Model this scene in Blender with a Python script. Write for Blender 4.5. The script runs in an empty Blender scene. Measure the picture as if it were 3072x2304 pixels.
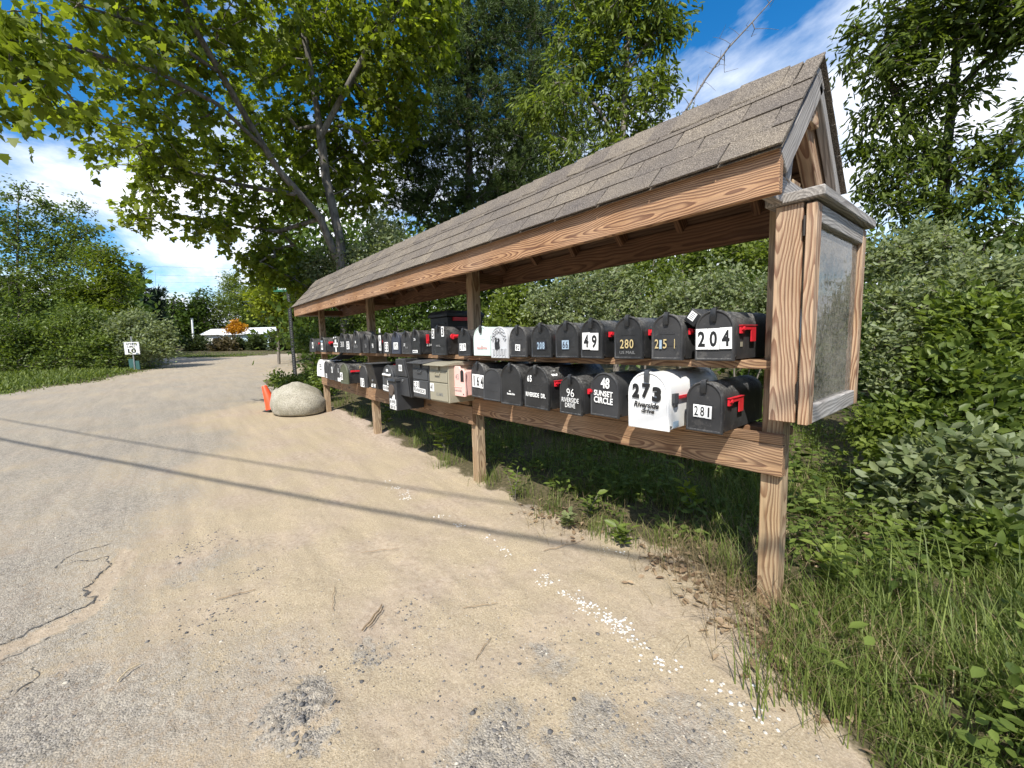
import bpy, math, random
import numpy as np
from mathutils import Vector, Matrix

SC = bpy.context.scene
COL = SC.collection
random.seed(7)
rng = np.random.default_rng(11)

# ---------------------------------------------------------------- camera
FPX = 1255.4312          # focal length in pixels of the 3072 px wide photograph
YAW, PIT, ROL = map(math.radians, (39.4664, 5.9544, -1.5742))
CAM = np.array([.7461, -2.1227, 1.3334])
_fw = np.array([-math.cos(YAW), math.sin(YAW), 0.]); _rt = np.array([math.sin(YAW), math.cos(YAW), 0.]); _up = np.array([0, 0, 1.])
FWD = _fw * math.cos(PIT) - _up * math.sin(PIT); _U = _up * math.cos(PIT) + _fw * math.sin(PIT)
RGT = _rt * math.cos(ROL) + _U * math.sin(ROL); UPV = _U * math.cos(ROL) - _rt * math.sin(ROL)
cam_data = bpy.data.cameras.new('camera'); cam = bpy.data.objects.new('camera', cam_data); COL.objects.link(cam)
cam_data.sensor_fit = 'HORIZONTAL'; cam_data.sensor_width = 36.0; cam_data.lens = 36.0 * FPX / 3072.0
cam_data.clip_start = 0.05; cam_data.clip_end = 2000.0
M = Matrix([[RGT[i], UPV[i], -FWD[i], CAM[i]] for i in range(3)] + [[0, 0, 0, 1]])
cam.matrix_world = M
SC.camera = cam
K = 3072 / 2212.0
def PT(u, v, D):
    """world point at forward distance D seen at (u, v) of the 2212 px wide view"""
    return CAM + D * (FWD + (u * K - 1536) / FPX * RGT - (v * K - 1152) / FPX * UPV)
def Hs(x):
    return .0245 * np.logaddexp(0, (-np.asarray(x, float) - 1.3) * 1.5) / 1.5
def GR(u, v):
    """ground point under pixel (u, v)"""
    d = FWD + (u * K - 1536) / FPX * RGT - (v * K - 1152) / FPX * UPV
    t = .5
    while t < 150:
        p = CAM + d * t
        if p[2] < Hs(p[0]): break
        t *= 1.004
    return p

# ---------------------------------------------------------------- light
SUN_DIR = Vector((.51, -.75, 1.0)).normalized()
sun = bpy.data.lights.new('sun', 'SUN'); sun.energy = 3.4; sun.angle = math.radians(.53); sun.color = (1.0, .955, .87)
sun_o = bpy.data.objects.new('sun', sun); COL.objects.link(sun_o)
sun_o.rotation_euler = (-SUN_DIR).to_track_quat('-Z', 'Y').to_euler(); sun_o.location = (5, -8, 12)
W = bpy.data.worlds.new('World'); SC.world = W; W.use_nodes = True
def build_world():
    nt = W.node_tree; N = nt.nodes; L = nt.links; N.clear()
    out = N.new('ShaderNodeOutputWorld'); bg = N.new('ShaderNodeBackground'); L.new(bg.outputs[0], out.inputs[0])
    sky = N.new('ShaderNodeTexSky'); sky.sky_type = 'NISHITA'; sky.sun_disc = False
    sky.sun_elevation = math.asin(SUN_DIR.z); sky.sun_rotation = math.atan2(SUN_DIR.x, SUN_DIR.y)
    sky.altitude = 200; sky.air_density = 1.0; sky.dust_density = .4; sky.ozone_density = 2.2
    tc = N.new('ShaderNodeTexCoord'); sep = N.new('ShaderNodeSeparateXYZ'); L.new(tc.outputs['Generated'], sep.inputs[0])
    zz = N.new('ShaderNodeMath'); zz.operation = 'MAXIMUM'; zz.inputs[1].default_value = .0; L.new(sep.outputs[2], zz.inputs[0])
    za = N.new('ShaderNodeMath'); za.operation = 'ADD'; za.inputs[1].default_value = .16; L.new(zz.outputs[0], za.inputs[0])
    dx = N.new('ShaderNodeMath'); dx.operation = 'DIVIDE'; L.new(sep.outputs[0], dx.inputs[0]); L.new(za.outputs[0], dx.inputs[1])
    dy = N.new('ShaderNodeMath'); dy.operation = 'DIVIDE'; L.new(sep.outputs[1], dy.inputs[0]); L.new(za.outputs[0], dy.inputs[1])
    cb = N.new('ShaderNodeCombineXYZ'); L.new(dx.outputs[0], cb.inputs[0]); L.new(dy.outputs[0], cb.inputs[1])
    mp = N.new('ShaderNodeMapping'); mp.inputs['Location'].default_value = (CLOUD_OFF[0], CLOUD_OFF[1], 0); mp.inputs['Scale'].default_value = (1, 1, 1); L.new(cb.outputs[0], mp.inputs[0])
    n1 = N.new('ShaderNodeTexNoise'); n1.inputs['Scale'].default_value = .6094; n1.inputs['Detail'].default_value = 9; n1.inputs['Roughness'].default_value = .58; n1.inputs['Distortion'].default_value = .35
    L.new(mp.outputs[0], n1.inputs['Vector'])
    # more cloud low down, as towards the horizon in any broken sky
    mr = N.new('ShaderNodeMapRange'); mr.inputs[1].default_value = .02; mr.inputs[2].default_value = .75; mr.inputs[3].default_value = .13; mr.inputs[4].default_value = -.02; L.new(zz.outputs[0], mr.inputs[0])
    ad = N.new('ShaderNodeMath'); ad.operation = 'ADD'; L.new(n1.outputs[0], ad.inputs[0]); L.new(mr.outputs[0], ad.inputs[1])
    rp = N.new('ShaderNodeValToRGB'); rp.color_ramp.elements[0].position = .52; rp.color_ramp.elements[0].color = (0, 0, 0, 1); rp.color_ramp.elements[1].position = .63; rp.color_ramp.elements[1].color = (1, 1, 1, 1)
    L.new(ad.outputs[0], rp.inputs[0])
    n2 = N.new('ShaderNodeTexNoise'); n2.inputs['Scale'].default_value = 2.2; n2.inputs['Detail'].default_value = 6; L.new(mp.outputs[0], n2.inputs['Vector'])
    cc = N.new('ShaderNodeValToRGB'); cc.color_ramp.elements[0].position = .3; cc.color_ramp.elements[0].color = (3.0, 3.4, 4.0, 1); cc.color_ramp.elements[1].position = .62; cc.color_ramp.elements[1].color = (5.0, 5.1, 5.35, 1)
    L.new(n2.outputs[0], cc.inputs[0])
    hs = N.new('ShaderNodeHueSaturation'); hs.inputs['Saturation'].default_value = 1.42; hs.inputs['Value'].default_value = .66; L.new(sky.outputs[0], hs.inputs['Color'])
    mx = N.new('ShaderNodeMix'); mx.data_type = 'RGBA'; L.new(rp.outputs[0], mx.inputs['Factor']); L.new(hs.outputs[0], mx.inputs['A']); L.new(cc.outputs[0], mx.inputs['B'])
    L.new(mx.outputs['Result'], bg.inputs[0]); bg.inputs[1].default_value = .15
CLOUD_OFF = (-9.845, 15.9975)
build_world()
SC.view_settings.view_transform = 'Standard'; SC.view_settings.look = 'None'; SC.view_settings.gamma = 1.0
SC.view_settings.use_curve_mapping = False; SC.view_settings.exposure = 1.0
SC.render.engine = 'CYCLES'
SC.cycles.max_bounces = 7; SC.cycles.diffuse_bounces = 5; SC.cycles.transmission_bounces = 4; SC.cycles.transparent_max_bounces = 8
SC.cycles.sample_clamp_indirect = 6.0

# ---------------------------------------------------------------- tagging
def tag(o, label=None, cat=None, group=None, kind=None):
    if label: o['label'] = label
    if cat: o['category'] = cat
    if group: o['group'] = group
    if kind: o['kind'] = kind
    return o
def empty(name, loc=(0, 0, 0), rot=(0, 0, 0)):
    o = bpy.data.objects.new(name, None); o.empty_display_size = .1; COL.objects.link(o)
    o.location = loc; o.rotation_euler = rot
    return o

# ---------------------------------------------------------------- mesh tools
def link(name, me, mat=None, parent=None, smooth=None):
    if mat is not None: me.materials.append(mat)
    o = bpy.data.objects.new(name, me); COL.objects.link(o)
    if parent is not None: o.parent = parent
    if smooth is not None:
        me.polygons.foreach_set('use_smooth', np.ones(len(me.polygons), bool))
        me.set_sharp_from_angle(angle=math.radians(smooth))
    return o
def arr_mesh(name, V, F, attrs=None):
    """V (n,3); F list of (m,k) index arrays"""
    if not isinstance(F, (list, tuple)): F = [F]
    me = bpy.data.meshes.new(name)
    V = np.asarray(V, np.float32); me.vertices.add(len(V)); me.vertices.foreach_set('co', V.ravel())
    loops = np.concatenate([f.ravel() for f in F]).astype(np.int32)
    tot = np.concatenate([np.full(len(f), f.shape[1], np.int32) for f in F])
    me.loops.add(len(loops)); me.loops.foreach_set('vertex_index', loops)
    me.polygons.add(len(tot)); st = np.concatenate([[0], np.cumsum(tot)[:-1]]).astype(np.int32)
    me.polygons.foreach_set('loop_start', st)
    for k, a in (attrs or {}).items():
        at = me.attributes.new(k, 'FLOAT', 'POINT'); at.data.foreach_set('value', np.asarray(a, np.float32))
    me.update(calc_edges=True); me.validate()
    return me
class MB:
    """collects boxes, bars, tubes and rings into one mesh"""
    def __init__(s): s.v = []; s.f = []
    def add(s, v, f):
        b = len(s.v); s.v += [tuple(p) for p in v]; s.f += [tuple(i + b for i in q) for q in f]
    def box(s, a, b):
        (x0, y0, z0), (x1, y1, z1) = a, b
        s.add([(x0, y0, z0), (x1, y0, z0), (x1, y1, z0), (x0, y1, z0), (x0, y0, z1), (x1, y0, z1), (x1, y1, z1), (x0, y1, z1)],
              [(0, 3, 2, 1), (4, 5, 6, 7), (0, 1, 5, 4), (1, 2, 6, 5), (2, 3, 7, 6), (3, 0, 4, 7)])
    def prism(s, poly, y0, y1):
        """polygon of (x, z) points pushed from y0 to y1"""
        n = len(poly)
        s.add([(x, y0, z) for x, z in poly] + [(x, y1, z) for x, z in poly],
              [tuple(range(n)), tuple(range(2 * n - 1, n - 1, -1))] + [(i, i + n, (i + 1) % n + n, (i + 1) % n) for i in range(n)])
    def rings(s, R, cap0=True, cap1=True):
        n = len(R[0]); b = []
        for r in R: b += list(r)
        f = []
        for k in range(len(R) - 1):
            for i in range(n):
                j = (i + 1) % n
                f.append((k * n + i, k * n + j, (k + 1) * n + j, (k + 1) * n + i))
        if cap0: f.append(tuple(range(n - 1, -1, -1)))
        if cap1: f.append(tuple(range((len(R) - 1) * n, len(R) * n)))
        s.add(b, f)
    def tube(s, P, rad, n=8, cap=True):
        P = [Vector(p) for p in P]
        if not hasattr(rad, '__len__'): rad = [rad] * len(P)
        R = []; a = None
        for i, p in enumerate(P):
            t = (P[min(i + 1, len(P) - 1)] - P[max(i - 1, 0)]).normalized()
            if a is None: a = t.orthogonal().normalized()
            else: a = (a - t * a.dot(t)).normalized()
            b = t.cross(a)
            R.append([tuple(p + (a * math.cos(2 * math.pi * k / n) + b * math.sin(2 * math.pi * k / n)) * rad[i]) for k in range(n)])
        s.rings(R, cap, cap)
    def lathe(s, prof, n=20):
        s.rings([[(r * math.cos(2 * math.pi * k / n), r * math.sin(2 * math.pi * k / n), z) for k in range(n)] for r, z in prof])
    def mesh(s, name):
        me = bpy.data.meshes.new(name); me.from_pydata(s.v, [], s.f); me.update(); return me
    def build(s, name, mat=None, parent=None, smooth=None, bevel=None):
        me = s.mesh(name)
        if bevel:
            import bmesh
            bm = bmesh.new(); bm.from_mesh(me)
            bmesh.ops.bevel(bm, geom=bm.edges[:], offset=bevel, segments=1, affect='EDGES', clamp_overlap=True)
            bm.to_mesh(me); bm.free()
        return link(name, me, mat, parent, smooth)
def vnoise(x, y, seed=0):
    """smooth value noise on numpy arrays, 0..1"""
    xi = np.floor(x).astype(np.int64); yi = np.floor(y).astype(np.int64); fx = x - xi; fy = y - yi
    fx = fx * fx * (3 - 2 * fx); fy = fy * fy * (3 - 2 * fy)
    def h(a, b):
        n = (a * 374761393 + b * 668265263 + seed * 982451653) & 0x7fffffff
        n = ((n ^ (n >> 13)) * 1274126177) & 0x7fffffff
        return ((n ^ (n >> 16)) & 0xffff) / 65535.0
    return (h(xi, yi) * (1 - fx) + h(xi + 1, yi) * fx) * (1 - fy) + (h(xi, yi + 1) * (1 - fx) + h(xi + 1, yi + 1) * fx) * fy
def fbm(x, y, seed=0, o=4):
    s = 0; a = .5; t = 0
    for k in range(o):
        s = s + a * vnoise(x * 2 ** k, y * 2 ** k, seed + k); t += a; a *= .5
    return s / t
def sstep(a, b, x):
    t = np.clip((x - a) / (b - a), 0, 1); return t * t * (3 - 2 * t)

# ---------------------------------------------------------------- materials
def newmat(name):
    m = bpy.data.materials.new(name); m.use_nodes = True; nt = m.node_tree
    b = nt.nodes['Principled BSDF']; return m, nt, nt.nodes, nt.links, b
def ramp(N, stops):
    r = N.new('ShaderNodeValToRGB'); e = r.color_ramp.elements
    while len(e) < len(stops): e.new(.5)
    for i, (p, c) in enumerate(stops): e[i].position = p; e[i].color = tuple(c) + (1,) if len(c) == 3 else c
    return r
def noise(N, L, vec, scale, detail=4, rough=.55, dist=0.):
    n = N.new('ShaderNodeTexNoise'); n.inputs['Scale'].default_value = scale; n.inputs['Detail'].default_value = detail
    n.inputs['Roughness'].default_value = rough; n.inputs['Distortion'].default_value = dist
    if vec is not None: L.new(vec, n.inputs['Vector'])
    return n
def math2(N, L, op, a, b=None):
    m = N.new('ShaderNodeMath'); m.operation = op
    for i, v in enumerate((a, b)):
        if v is None: continue
        if isinstance(v, (int, float)): m.inputs[i].default_value = v
        else: L.new(v, m.inputs[i])
    return m.outputs[0]
def mixc(N, L, f, a, b, bt='MIX'):
    m = N.new('ShaderNodeMix'); m.data_type = 'RGBA'; m.blend_type = bt
    for k, v in (('Factor', f), ('A', a), ('B', b)):
        if isinstance(v, (int, float)): m.inputs[k].default_value = v
        elif isinstance(v, tuple): m.inputs[k].default_value = v + (1,) if len(v) == 3 else v
        else: L.new(v, m.inputs[k])
    return m.outputs['Result']
def bump(N, L, b, h, strength=.3, dist=.005):
    bp = N.new('ShaderNodeBump'); bp.inputs['Strength'].default_value = strength; bp.inputs['Distance'].default_value = dist
    L.new(h, bp.inputs['Height']); L.new(bp.outputs[0], b.inputs['Normal']); return bp
def plain(name, col, rough=.5, metal=0., var=.12, scale=20., bmp=.1):
    m, nt, N, L, b = newmat(name)
    tc = N.new('ShaderNodeTexCoord'); n = noise(N, L, tc.outputs['Object'], scale, 5)
    lo = tuple(c * (1 - var) for c in col); hi = tuple(min(1, c * (1 + var)) for c in col)
    r = ramp(N, [(.3, lo), (.7, hi)]); L.new(n.outputs[0], r.inputs[0]); L.new(r.outputs[0], b.inputs['Base Color'])
    b.inputs['Roughness'].default_value = rough; b.inputs['Metallic'].default_value = metal
    if bmp: bump(N, L, b, n.outputs[0], bmp, .003)
    return m
def paint(name, col, dust=(.30, .29, .27), amt=.5, rough=.42, spots=True, wear=None):
    """painted metal or plastic with dust and pollen that lies on faces turned upwards"""
    m, nt, N, L, b = newmat(name)
    tc = N.new('ShaderNodeTexCoord'); oi = N.new('ShaderNodeObjectInfo')
    add = N.new('ShaderNodeVectorMath'); add.operation = 'ADD'; L.new(tc.outputs['Object'], add.inputs[0])
    cm = N.new('ShaderNodeCombineXYZ'); L.new(math2(N, L, 'MULTIPLY', oi.outputs['Random'], 30.), cm.inputs[0]); L.new(cm.outputs[0], add.inputs[1])
    v = add.outputs[0]
    g = N.new('ShaderNodeNewGeometry'); sp = N.new('ShaderNodeSeparateXYZ'); L.new(g.outputs['Normal'], sp.inputs[0])
    up = N.new('ShaderNodeMapRange'); up.inputs[1].default_value = .05; up.inputs[2].default_value = .9; L.new(sp.outputs[2], up.inputs[0])
    n1 = noise(N, L, v, 85, 3, .75); n2 = noise(N, L, v, 9, 4)
    r1 = ramp(N, [(.44, (.12, .12, .12)), (.60, (1, 1, 1))]); L.new(n1.outputs[0], r1.inputs[0])
    r2 = ramp(N, [(.35, (.15,) * 3), (.7, (1,) * 3)]); L.new(n2.outputs[0], r2.inputs[0])
    f = math2(N, L, 'MULTIPLY', math2(N, L, 'MULTIPLY', r1.outputs[0], r2.outputs[0]), up.outputs[0])
    f = math2(N, L, 'MULTIPLY', f, amt)
    f2 = math2(N, L, 'MULTIPLY', r2.outputs[0], .07 * amt)
    f = math2(N, L, 'ADD', f, f2)
    base = col
    if wear:
        n3 = noise(N, L, v, 14, 8, .7); r3 = ramp(N, [(.56, (0,) * 3), (.64, (1,) * 3)]); L.new(n3.outputs[0], r3.inputs[0])
        base = mixc(N, L, r3.outputs[0], col, wear)
    L.new(mixc(N, L, f, base, dust), b.inputs['Base Color'])
    rr = ramp(N, [(.3, (rough * .8,) * 3), (.7, (min(1, rough * 1.35),) * 3)]); L.new(n2.outputs[0], rr.inputs[0]); L.new(rr.outputs[0], b.inputs['Roughness'])
    bump(N, L, b, n2.outputs[0], .15, .004)
    return m
def wood(name, early, late, grey=None, freq=95., gam=.0, rough=.75, greyamt=.0, knots=True):
    """flat sawn plank: growth rings cut along the board; local X is the length"""
    m, nt, N, L, b = newmat(name)
    tc = N.new('ShaderNodeTexCoord'); oi = N.new('ShaderNodeObjectInfo'); rnd = oi.outputs['Random']
    off = N.new('ShaderNodeCombineXYZ'); L.new(math2(N, L, 'MULTIPLY', rnd, 37.), off.inputs[0]); L.new(math2(N, L, 'MULTIPLY', rnd, 91.), off.inputs[1])
    va = N.new('ShaderNodeVectorMath'); va.operation = 'ADD'; L.new(tc.outputs['Object'], va.inputs[0]); L.new(off.outputs[0], va.inputs[1])
    mp = N.new('ShaderNodeMapping'); mp.inputs['Scale'].default_value = (1.1, 2.5, 2.5); L.new(va.outputs[0], mp.inputs[0])
    n0 = noise(N, L, mp.outputs[0], 1.3, 2, .45)
    mp2 = N.new('ShaderNodeMapping'); mp2.inputs['Scale'].default_value = (3.2, 9, 9); L.new(va.outputs[0], mp2.inputs[0])
    n0b = noise(N, L, mp2.outputs[0], 1.6, 2, .5)
    s = N.new('ShaderNodeSeparateXYZ'); L.new(tc.outputs['Object'], s.inputs[0])
    # ring centre lies below the face and wanders along the length
    cy = math2(N, L, 'ADD', s.outputs[1], math2(N, L, 'MULTIPLY', math2(N, L, 'SUBTRACT', rnd, .5), .05))
    cz = math2(N, L, 'ADD', s.outputs[2], .035)
    r = math2(N, L, 'SQRT', math2(N, L, 'ADD', math2(N, L, 'MULTIPLY', cy, cy), math2(N, L, 'MULTIPLY', cz, cz)))
    r = math2(N, L, 'ADD', r, math2(N, L, 'MULTIPLY', n0.outputs[0], .125))
    r = math2(N, L, 'ADD', r, math2(N, L, 'MULTIPLY', n0b.outputs[0], .018))
    ph = math2(N, L, 'FRACT', math2(N, L, 'MULTIPLY', r, freq))
    rr = ramp(N, [(0, (0,) * 3), (.38, (.10,) * 3), (.66, (.85,) * 3), (.9, (1,) * 3), (1, (0,) * 3)]); L.new(ph, rr.inputs[0])
    mp3 = N.new('ShaderNodeMapping'); mp3.inputs['Scale'].default_value = (4, 160, 160); L.new(va.outputs[0], mp3.inputs[0])
    nf = noise(N, L, mp3.outputs[0], 1.0, 4, .6)
    ng = noise(N, L, va.outputs[0], 2.3, 4, .5)
    col = mixc(N, L, rr.outputs[0], early, late)
    fr = ramp(N, [(.3, (.60,) * 3), (.7, (1.2,) * 3)]); L.new(nf.outputs[0], fr.inputs[0])
    col = mixc(N, L, 1.0, col, fr.outputs[0], 'MULTIPLY')
    tone = ramp(N, [(.3, (.82, .80, .78)), (.7, (1.15, 1.12, 1.1))]); L.new(ng.outputs[0], tone.inputs[0])
    col = mixc(N, L, 1.0, col, tone.outputs[0], 'MULTIPLY')
    if knots:
        mk = N.new('ShaderNodeMapping'); mk.inputs['Scale'].default_value = (1.7, 5.5, 5.5); L.new(va.outputs[0], mk.inputs[0])
        vo = N.new('ShaderNodeTexVoronoi'); vo.inputs['Scale'].default_value = 1.; L.new(mk.outputs[0], vo.inputs['Vector'])
        kr = ramp(N, [(.0, (1,) * 3), (.07, (.85,) * 3), (.10, (0,) * 3)]); L.new(vo.outputs['Distance'], kr.inputs[0])
        col = mixc(N, L, kr.outputs[0], col, tuple(c * .38 for c in late))
    mc = N.new('ShaderNodeMapping'); mc.inputs['Scale'].default_value = (1.6, 75, 75); L.new(va.outputs[0], mc.inputs[0])
    nc = noise(N, L, mc.outputs[0], 1.0, 2, .5); crk = ramp(N, [(.68, (0,) * 3), (.72, (1,) * 3)]); L.new(nc.outputs[0], crk.inputs[0])
    col = mixc(N, L, math2(N, L, 'MULTIPLY', crk.outputs[0], .7), col, tuple(c * .25 for c in late))
    if grey is not None:
        gr = ramp(N, [(.35, (max(0, greyamt - .25),) * 3), (.7, (min(1, greyamt + .3),) * 3)]); L.new(ng.outputs[0], gr.inputs[0])
        gc = mixc(N, L, rr.outputs[0], grey, tuple(c * .62 for c in grey))
        gc = mixc(N, L, 1.0, gc, fr.outputs[0], 'MULTIPLY')
        col = mixc(N, L, gr.outputs[0], col, gc)
    L.new(col, b.inputs['Base Color']); b.inputs['Roughness'].default_value = rough
    h = math2(N, L, 'ADD', math2(N, L, 'MULTIPLY', rr.outputs[0], .6), nf.outputs[0])
    bump(N, L, b, h, .45, .0025)
    return m
def leafmat(name, dark, light, trans=.38, rough=.45, back=None):
    m, nt, N, L, b = newmat(name)
    at = N.new('ShaderNodeAttribute'); at.attribute_name = 'tint'
    r = ramp(N, [(0, dark), (.55, tuple((a + c) / 2 for a, c in zip(dark, light))), (1, light)]); L.new(at.outputs['Fac'], r.inputs[0])
    col = r.outputs[0]
    if back is not None:
        g = N.new('ShaderNodeNewGeometry'); col = mixc(N, L, g.outputs['Backfacing'], col, back)
    L.new(col, b.inputs['Base Color']); b.inputs['Roughness'].default_value = rough; b.inputs['Specular IOR Level'].default_value = .25
    tr = N.new('ShaderNodeBsdfTranslucent')
    L.new(mixc(N, L, 1.0, col, (1.25, 1.28, .5), 'MULTIPLY'), tr.inputs[0])
    mx = N.new('ShaderNodeMixShader'); mx.inputs[0].default_value = trans
    out = [n for n in N if n.type == 'OUTPUT_MATERIAL'][0]
    L.new(b.outputs[0], mx.inputs[1]); L.new(tr.outputs[0], mx.inputs[2]); L.new(mx.outputs[0], out.inputs[0])
    return m
def bark(name, a, c, scale=6.):
    m, nt, N, L, b = newmat(name)
    tc = N.new('ShaderNodeTexCoord'); mp = N.new('ShaderNodeMapping'); mp.inputs['Scale'].default_value = (3, 3, .7); L.new(tc.outputs['Object'], mp.inputs[0])
    n = noise(N, L, mp.outputs[0], scale, 8, .65, .4); n2 = noise(N, L, tc.outputs['Object'], 1.4, 3)
    r = ramp(N, [(.35, a), (.68, c)]); L.new(n.outputs[0], r.inputs[0])
    t = ramp(N, [(.35, (.75,) * 3), (.65, (1.2,) * 3)]); L.new(n2.outputs[0], t.inputs[0])
    L.new(mixc(N, L, 1., r.outputs[0], t.outputs[0], 'MULTIPLY'), b.inputs['Base Color']); b.inputs['Roughness'].default_value = .9
    bump(N, L, b, n.outputs[0], .6, .012)
    return m
MT = {}
MT['fascia'] = wood('fascia_wood', (.47, .265, .13), (.155, .058, .024), freq=112, grey=(.40, .33, .26), greyamt=.02)
MT['beam'] = wood('beam_wood', (.39, .235, .12), (.15, .066, .03), freq=120, grey=(.34, .29, .23), greyamt=.05)
MT['post'] = wood('post_wood', (.45, .315, .175), (.22, .115, .05), freq=105, grey=(.34, .30, .24), greyamt=.25)
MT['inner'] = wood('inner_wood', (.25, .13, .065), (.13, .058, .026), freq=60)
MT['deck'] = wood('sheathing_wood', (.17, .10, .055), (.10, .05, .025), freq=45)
MT['grey'] = wood('weathered_wood', (.33, .29, .25), (.17, .13, .11), freq=85, grey=(.40, .38, .36), greyamt=.8)
MT['case'] = wood('case_wood', (.52, .35, .21), (.22, .095, .042), freq=95, grey=(.42, .37, .32), greyamt=.15)
MT['black'] = paint('black_enamel', (.012, .0125, .014), amt=.8, wear=(.035, .035, .037))
MT['faded'] = paint('faded_black_enamel', (.022, .022, .024), amt=.9, rough=.6, wear=(.06, .057, .055))
MT['black2'] = paint('charcoal_enamel', (.028, .029, .032), amt=.5, rough=.5)
MT['plastic'] = paint('black_plastic', (.012, .012, .013), amt=.35, rough=.5)
MT['white'] = paint('white_enamel', (.80, .80, .79), dust=(.5, .48, .42), amt=.22, rough=.35)
MT['mint'] = paint('mint_enamel', (.62, .73, .70), dust=(.5, .5, .45), amt=.25)
MT['silver'] = paint('silver_enamel', (.52, .53, .55), dust=(.25, .25, .25), amt=.4, rough=.35)
MT['khaki'] = paint('khaki_enamel', (.30, .275, .205), dust=(.4, .38, .33), amt=.3)
MT['pink'] = paint('pink_enamel', (.80, .48, .43), dust=(.6, .45, .4), amt=.3, rough=.5)
MT['slate'] = paint('slate_enamel', (.05, .053, .058), amt=.35)
MT['olive'] = paint('olive_enamel', (.075, .085, .05), amt=.5)
MT['navy'] = paint('navy_enamel', (.035, .04, .06), amt=.5)
MT['red'] = plain('red_plastic', (.62, .022, .035), .4, var=.15)
MT['plate'] = plain('white_label', (.82, .82, .81), .5, var=.04, bmp=0)
MT['ink'] = plain('black_ink', (.012, .012, .013), .5, var=.1, bmp=0)
MT['wink'] = plain('white_letters', (.80, .80, .79), .5, var=.05, bmp=0)
MT['gold'] = plain('gold_digits', (.66, .52, .26), .35, .3, var=.15, bmp=0)
MT['bluep'] = plain('faded_blue_label', (.30, .40, .50), .6, var=.25, scale=60, bmp=0)
MT['redink'] = plain('red_letters', (.55, .06, .06), .5, bmp=0)
MT['greyink'] = plain('grey_letters', (.20, .20, .20), .6, bmp=0)
MT['metal'] = plain('galvanised_metal', (.42, .43, .44), .4, .8)
MT['hinge'] = plain('dark_hinge_metal', (.05, .045, .04), .5, .6)
# ---------------------------------------------------------------- terrain
def gpoly(pts): return np.array([GR(u, v)[:2] for u, v in pts])
EDGE_UV = [(1900, 1659), (1850, 1600), (1760, 1530), (1690, 1445), (1640, 1365), (1590, 1300), (1530, 1222), (1400, 1172), (1250, 1140), (1150, 1098), (1060, 1056), (985, 1026), (900, 975), (830, 938), (760, 902), (705, 880), (665, 840), (572, 833), (566, 822), (640, 811), (655, 795), (641, 775)]
edge = gpoly(EDGE_UV)
far_uv = [(639, 763), (490, 773), (373, 773), (345, 776), (367, 788), (337, 795), (275, 808), (199, 825), (92, 837), (0, 853)]
farp = gpoly(far_uv)
ROAD = np.concatenate([np.array([[9., -6.], [2.2, -1.75]]), edge, farp, np.array([[-27., -15.], [-16., -26.], [12., -24.]])])
def in_poly(P, x, y):
    ins = np.zeros(x.shape, bool); n = len(P)
    for i in range(n):
        x0, y0 = P[i]; x1, y1 = P[(i + 1) % n]
        c = ((y0 > y) != (y1 > y)) & (x < (x1 - x0) * (y - y0) / (y1 - y0 + 1e-12) + x0); ins ^= c
    return ins
def dist_line(P, x, y, closed=False):
    d = np.full(x.shape, 1e9); n = len(P)
    for i in range(n if closed else n - 1):
        a = P[i]; b = P[(i + 1) % n]; ab = b - a; t = np.clip(((x - a[0]) * ab[0] + (y - a[1]) * ab[1]) / (ab @ ab + 1e-12), 0, 1)
        d = np.minimum(d, np.hypot(x - a[0] - t * ab[0], y - a[1] - t * ab[1]))
    return d
def sdist_road(x, y):
    """positive inside road and shoulder, negative in the vegetation"""
    d = dist_line(ROAD, x, y, True); return np.where(in_poly(ROAD, x, y), d, -d)
NEAR_EDGE = edge[:16]
CRACK1 = gpoly([(-30, 1410), (60, 1370), (130, 1335), (190, 1310), (212, 1288), (190, 1296), (183, 1275), (215, 1245), (240, 1222), (228, 1210), (170, 1218), (122, 1230), (150, 1205), (205, 1188), (245, 1178)])
CRACK2 = gpoly([(-20, 1440), (40, 1415), (70, 1400), (110, 1380)])
HOLLOW = gpoly([(-40, 1418), (62, 1372), (135, 1338), (195, 1312), (214, 1290), (188, 1294), (184, 1276), (216, 1246), (242, 1222), (262, 1190), (300, 1195), (282, 1225), (262, 1250), (238, 1278), (232, 1300), (205, 1330), (140, 1362), (80, 1388), (0, 1425)])
PATCH = [(1200, 1640, .42, 1.0), (1020, 1650, .25, .6), (1390, 1600, .30, .6), (640, 1545, .15, .8), (800, 1410, .10, .6), (880, 1330, .09, .4), (480, 1200, .22, .5), (250, 1070, .5, .5), (150, 980, .8, .6), (330, 985, .5, .4), (110, 1100, .4, .4), (680, 1600, .07, .9)]
PATCH += [(400, 1240, .14, .5), (560, 1110, .2, .35), (700, 1250, .1, .3), (300, 1480, .3, .5), (500, 1560, .2, .4), (90, 1560, .35, .8), (1500, 1560, .15, .5), (1180, 1440, .12, .45), (330, 905, .8, .35), (480, 960, .5, .25)]
PATCH = [(GR(u, v)[:2], r, w) for u, v, r, w in PATCH]
def asphaltness(x, y):
    d = dist_line(NEAR_EDGE, x, y) + (fbm(x * 1.1 + 5, y * 1.1, 3) - .5) * 1.5
    a = sstep(1.0, 2.6, d) * .68
    for c, r, w in PATCH:
        rr = np.hypot(x - c[0], y - c[1]) / r + (fbm(x * 1.7 / r, y * 1.7 / r, 8, 5) - .5) * 2.4
        a = np.maximum(a, w * sstep(1.2, .35, rr))
    a = a * (.55 + .75 * fbm(x * 2.3 + 9, y * 2.3, 21))
    return np.clip(a, 0, 1.2)
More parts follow.
